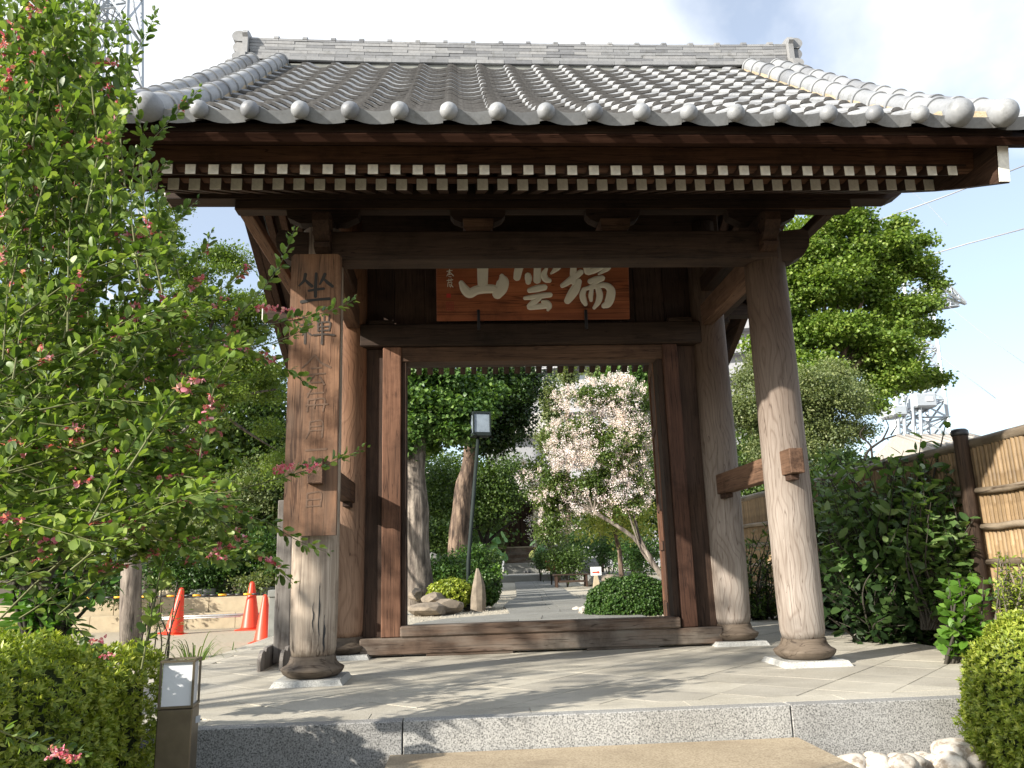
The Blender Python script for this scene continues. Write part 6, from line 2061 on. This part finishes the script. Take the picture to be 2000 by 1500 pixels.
# ---------- foreground: broad leaved shrub and bush clover at left ----------
shrub('glossy_leaved_shrub', 'shrub with large oval bright green leaves above the left hedge', (-3.0, -3.0, -.34),
      fan(90, 1260, -3.0, -40, 235, 960, 1170, 46, .3, 21, 30), L_broad, 9, .085, .021, .02, nobj=150, pair=True)
shrub('shaded_shrub', 'dark leaved shrub in the shade inside the flowering bush at left', (-3.2, -3.6, -.34),
      fan(60, 1150, -3.7, -60, 260, 640, 1020, 60, .25, 22, 50), L_mid, 10, .075, .022, .02, pair=True)

def nearer(y): return -5.62 + (y + 5.0) * .62
bc = thing('bush_clover', 'tall arching bush clover with small pink flowers filling the left of the view', 'flowering bush', (-1.9, -5.2, -.34))
stems = []
def S_(y, *p):
    stems.append([(a, c_, y + .06 * i) for i, (a, c_) in enumerate(p)])
S_(-4.5, (330, 760), (430, 650), (500, 580), (545, 520), (575, 448))
S_(-4.4, (340, 700), (480, 645), (590, 622), (650, 605), (692, 585))
S_(-4.5, (380, 700), (490, 680), (570, 655), (618, 622))
S_(-4.5, (330, 650), (450, 670), (540, 710), (575, 730), (606, 752))
S_(-4.3, (330, 990), (470, 955), (560, 930), (640, 905), (712, 876))
S_(-4.4, (330, 950), (430, 990), (520, 1020), (580, 1055), (642, 1080))
S_(-4.5, (380, 970), (470, 1050), (530, 1100), (572, 1140))
S_(-4.6, (130, 430), (220, 350), (300, 270), (350, 215), (392, 172))
S_(-4.7, (150, 400), (190, 250), (250, 130), (290, 60), (303, 20))
S_(-4.8, (110, 400), (160, 220), (215, 100), (245, 30))
S_(-4.8, (60, 400), (95, 200), (130, 80), (150, -30))
S_(-4.9, (10, 400), (25, 200), (30, 60), (40, -40))
S_(-4.7, (90, 420), (120, 250), (170, 120), (178, 40), (170, -30))
S_(-4.6, (160, 470), (240, 390), (290, 355), (326, 318))
S_(-4.5, (200, 560), (290, 480), (345, 425), (386, 392))
S_(-4.4, (230, 620), (330, 540), (395, 495), (412, 455))
S_(-4.5, (260, 700), (360, 600), (440, 560), (490, 520))
S_(-4.5, (200, 760), (330, 740), (410, 760), (440, 745), (440, 740))
S_(-4.5, (220, 840), (340, 800), (420, 840), (450, 880), (480, 905))
S_(-4.4, (200, 1000), (300, 1060), (320, 1110), (330, 1140))
S_(-4.2, (20, 1080), (120, 1190), (180, 1260), (215, 1290))
S_(-4.5, (-20, 1420), (60, 1450), (130, 1470), (165, 1480))
rs = np.random.default_rng(77)
bound = [(0, 180), (50, 295), (150, 305), (250, 270), (330, 320), (400, 360), (470, 400), (550, 470), (650, 530), (750, 520), (850, 440), (950, 500), (1050, 540), (1130, 530)]
def xb(y): return float(np.interp(y, [q[0] for q in bound], [q[1] for q in bound]))
for i in range(330):
    ty = rs.uniform(-60, 1110)
    lim = xb(max(0, ty))
    tx = lim * (1 - rs.random() ** 1.25) * 1.0 - 25
    L_ = rs.uniform(230, 420)
    if ty < 420: an = rs.normal(math.radians(74), .25)
    elif ty < 750: an = rs.normal(math.radians(40), .3)
    else: an = rs.normal(math.radians(0), .35)
    sx, sy = tx - L_ * math.cos(an), ty + L_ * math.sin(an)
    yy = rs.uniform(-5.0, -4.2)
    stems.append([(sx, sy, yy), (sx + (tx - sx) * .5 - 12, sy + (ty - sy) * .52 - 15, yy + .05), (tx, ty, yy + rs.uniform(-.1, .15))])
b = MB(); P = []; D = []; Nn = []; FL = []
for si, st_ in enumerate(stems):
    pts = smooth_path([tuple(at(p[0], p[1], nearer(p[2]))) for p in st_], 7)
    n = len(pts)
    b.tube(pts, [.0018 * (1 - .75 * i / (n - 1)) for i in range(n)], 4, False, True)
    A_ = np.array(pts); seg = np.linalg.norm(np.diff(A_, axis=0), axis=1); cum = np.concatenate([[0], np.cumsum(seg)])
    u = .02; q = 0
    while u < cum[-1]:
        k = max(1, min(int(np.searchsorted(cum, u)), n - 1))
        p = A_[k - 1] + (A_[k] - A_[k - 1]) * ((u - cum[k - 1]) / max(seg[k - 1], 1e-6))
        tg = unit(A_[k] - A_[k - 1])
        side = unit(np.cross(tg, np.array([math.cos(q * 2.4 + si), math.sin(q * 2.4 + si), .3])))
        end = u / cum[-1]
        sc = 1.0 if end < .85 else 1.0 - (end - .85) * 3.2
        cdir = unit(side + tg * (.8 + .7 * end) + np.array([0, 0, .25]))
        stub = p + cdir * .007
        if st_[0][1] > 900 and si > 21 and rs.random() < .25: sc *= 1.35
        for j in (-1, 0, 1):
            d = unit(cdir + np.cross(cdir, np.array([0, 0, 1.])) * j * .9 + rs.normal(size=3) * .18)
            P.append(stub); D.append(d); Nn.append(np.concatenate([unit(np.array([0, 0, 1.]) + rs.normal(size=3) * .5), [sc]]))
        if .2 < end < .93 and rs.random() < .085: FL.append((p, tg))
        u += rs.uniform(.007, .011) if si < 22 else rs.uniform(.0085, .013); q += 1
b.build('stems', M_twig, bc)
# woody canes down to the ground
b = MB()
for k in range(12):
    tpx = at(rs.uniform(-40, 250), rs.uniform(500, 1000), -5.3)
    limb(b, [(-2.0 + rs.uniform(-.15, .15), -5.2 + rs.uniform(-.1, .1), -.34), (tpx * .5 + np.array([-2.0, -5.2, .1]) * .5), tpx], .0038, .0015, 6)
b.build('canes', M_twig, bc)
P = np.array(P); D = np.array(D); NS = np.array(Nn); Nn = NS[:, :3]; sc = NS[:, 3]
Ls = .0205 * sc * rng.uniform(.6, 1.25, len(P)); Ws = Ls * rng.uniform(.23, .31, len(P))
dep = (P - CAMP) @ CF
pxx = 1000 + CAMF * ((P - CAMP) @ CR) / dep; pyy = 750 - CAMF * ((P - CAMP) @ CU) / dep
inside = (pxx > 5) & (pxx < 800) & (pyy > 5) & (pyy < 1450)
score = np.where(inside, (pxx * .5 + 120) * (Ls / dep) * 1000, -1)
ordr = np.argsort(-score)
a, c_ = ordr[:300], ordr[300:]
leaf_objects('leaf', P[a], D[a], Nn[a], Ls[a], Ws[a], L_clover, bc)
o = link('leaves', leaves_mesh('leaves', P[c_], D[c_], Nn[c_], Ls[c_], Ws[c_], L_clover, 'round'), bc); o['kind'] = 'stuff'
fl_me = []
for i in range(4):
    n = 26
    d = rdir(n); Pp = np.stack([np.repeat([-.010, -.003, .004, .011], 7)[:n] , np.repeat([.002, -.002, .002, -.001], 7)[:n], np.repeat([.003, -.003, .002, -.002], 7)[:n]], 1) + d * .001
    fl_me.append(leaves_mesh('flower', Pp, unit(d + rng.normal(size=(n, 3)) * .5), rdir(n), rng.uniform(.004, .0075, n), rng.uniform(.002, .0032, n), F_pink, 'oval', .4))
inv = Matrix.Translation(bc.location).inverted()
random.shuffle(FL)
extra = [(at(p[0], p[1], nearer(p[2])), np.array([1., 0, .2])) for p in [(60, 540, -4.6), (40, 560, -4.6), (50, 530, -4.6), (560, 605, -4.4), (530, 603, -4.4), (515, 600, -4.4), (375, 740, -4.5), (355, 735, -4.5), (110, 1470, -4.5), (130, 1475, -4.5), (145, 1480, -4.5), (210, 1280, -4.2), (190, 1250, -4.2), (545, 915, -4.3), (560, 912, -4.3), (610, 912, -4.3), (300, 1080, -4.5), (290, 1050, -4.5), (195, 270, -4.7), (150, 385, -4.6), (160, 360, -4.6), (75, 110, -4.8), (210, 125, -4.7)]]
for i, (p, tg) in enumerate((extra + FL)[:290]):
    o = bpy.data.objects.new('flower', fl_me[i % 4]); C.objects.link(o); o.parent = bc; o.matrix_parent_inverse = inv
    an = math.atan2(tg[2], tg[0])
    o.matrix_basis = Matrix.Translation(tuple(p)) @ Matrix.Rotation(-an, 4, 'Y') @ Matrix.Rotation(random.uniform(0, 6), 4, 'X') @ Matrix.Scale(random.uniform(1.0, 1.7), 4)

# ---------- tree left of the view: only its dappled shade reaches the gate ----------
def world_foliage(name, mat, cs, rs, K, m, cr, L, Wd, parent):
    i = rng.integers(0, len(cs), K); d = rdir(K)
    cs = np.array(cs); rs = np.array(rs)
    P = cs[i] + d * rs[i] * (.3 + .7 * rng.random((K, 1)))
    P = np.repeat(P, m, 0) + rng.normal(size=(K * m, 3)) * cr * np.array([1, 1, .5])
    o = link(name, leaves_mesh(name, P, rdir(len(P)), unit(rdir(len(P)) + [0, 0, .8]), L, Wd, mat, 'rhomb'), parent)
    o['kind'] = 'stuff'
t = thing('street_tree', 'thin crowned tree left of the view whose shade dapples the platform', 'tree', (-9.2, -6.4, -.34))
b = MB()
limb(b, [(-9.2, -6.4, -.34), (-9.1, -6.3, 1.5), (-8.9, -6.3, 3.2)], .12, .06, 8); b.build('trunk', M_bark, t)
b = MB()
cs = [(-8.3, -6.2, 4.5), (-8.9, -5.2, 4.9), (-8.8, -6.9, 5.3), (-8.6, -5.6, 3.9), (-8.4, -5.9, 5.6), (-9.6, -4.6, 4.0)]
for c in cs: limb(b, [(-8.9, -6.3, 3.2), tuple(np.array(c) * .5 + np.array([-8.9, -6.3, 3.6]) * .5), c], .04, .012, 5)
b.build('limbs', M_bark, t)
world_foliage('crown', L_mid, cs, [(.7, .8, .5)] * 6, 72, 16, .15, .10, .04, t)
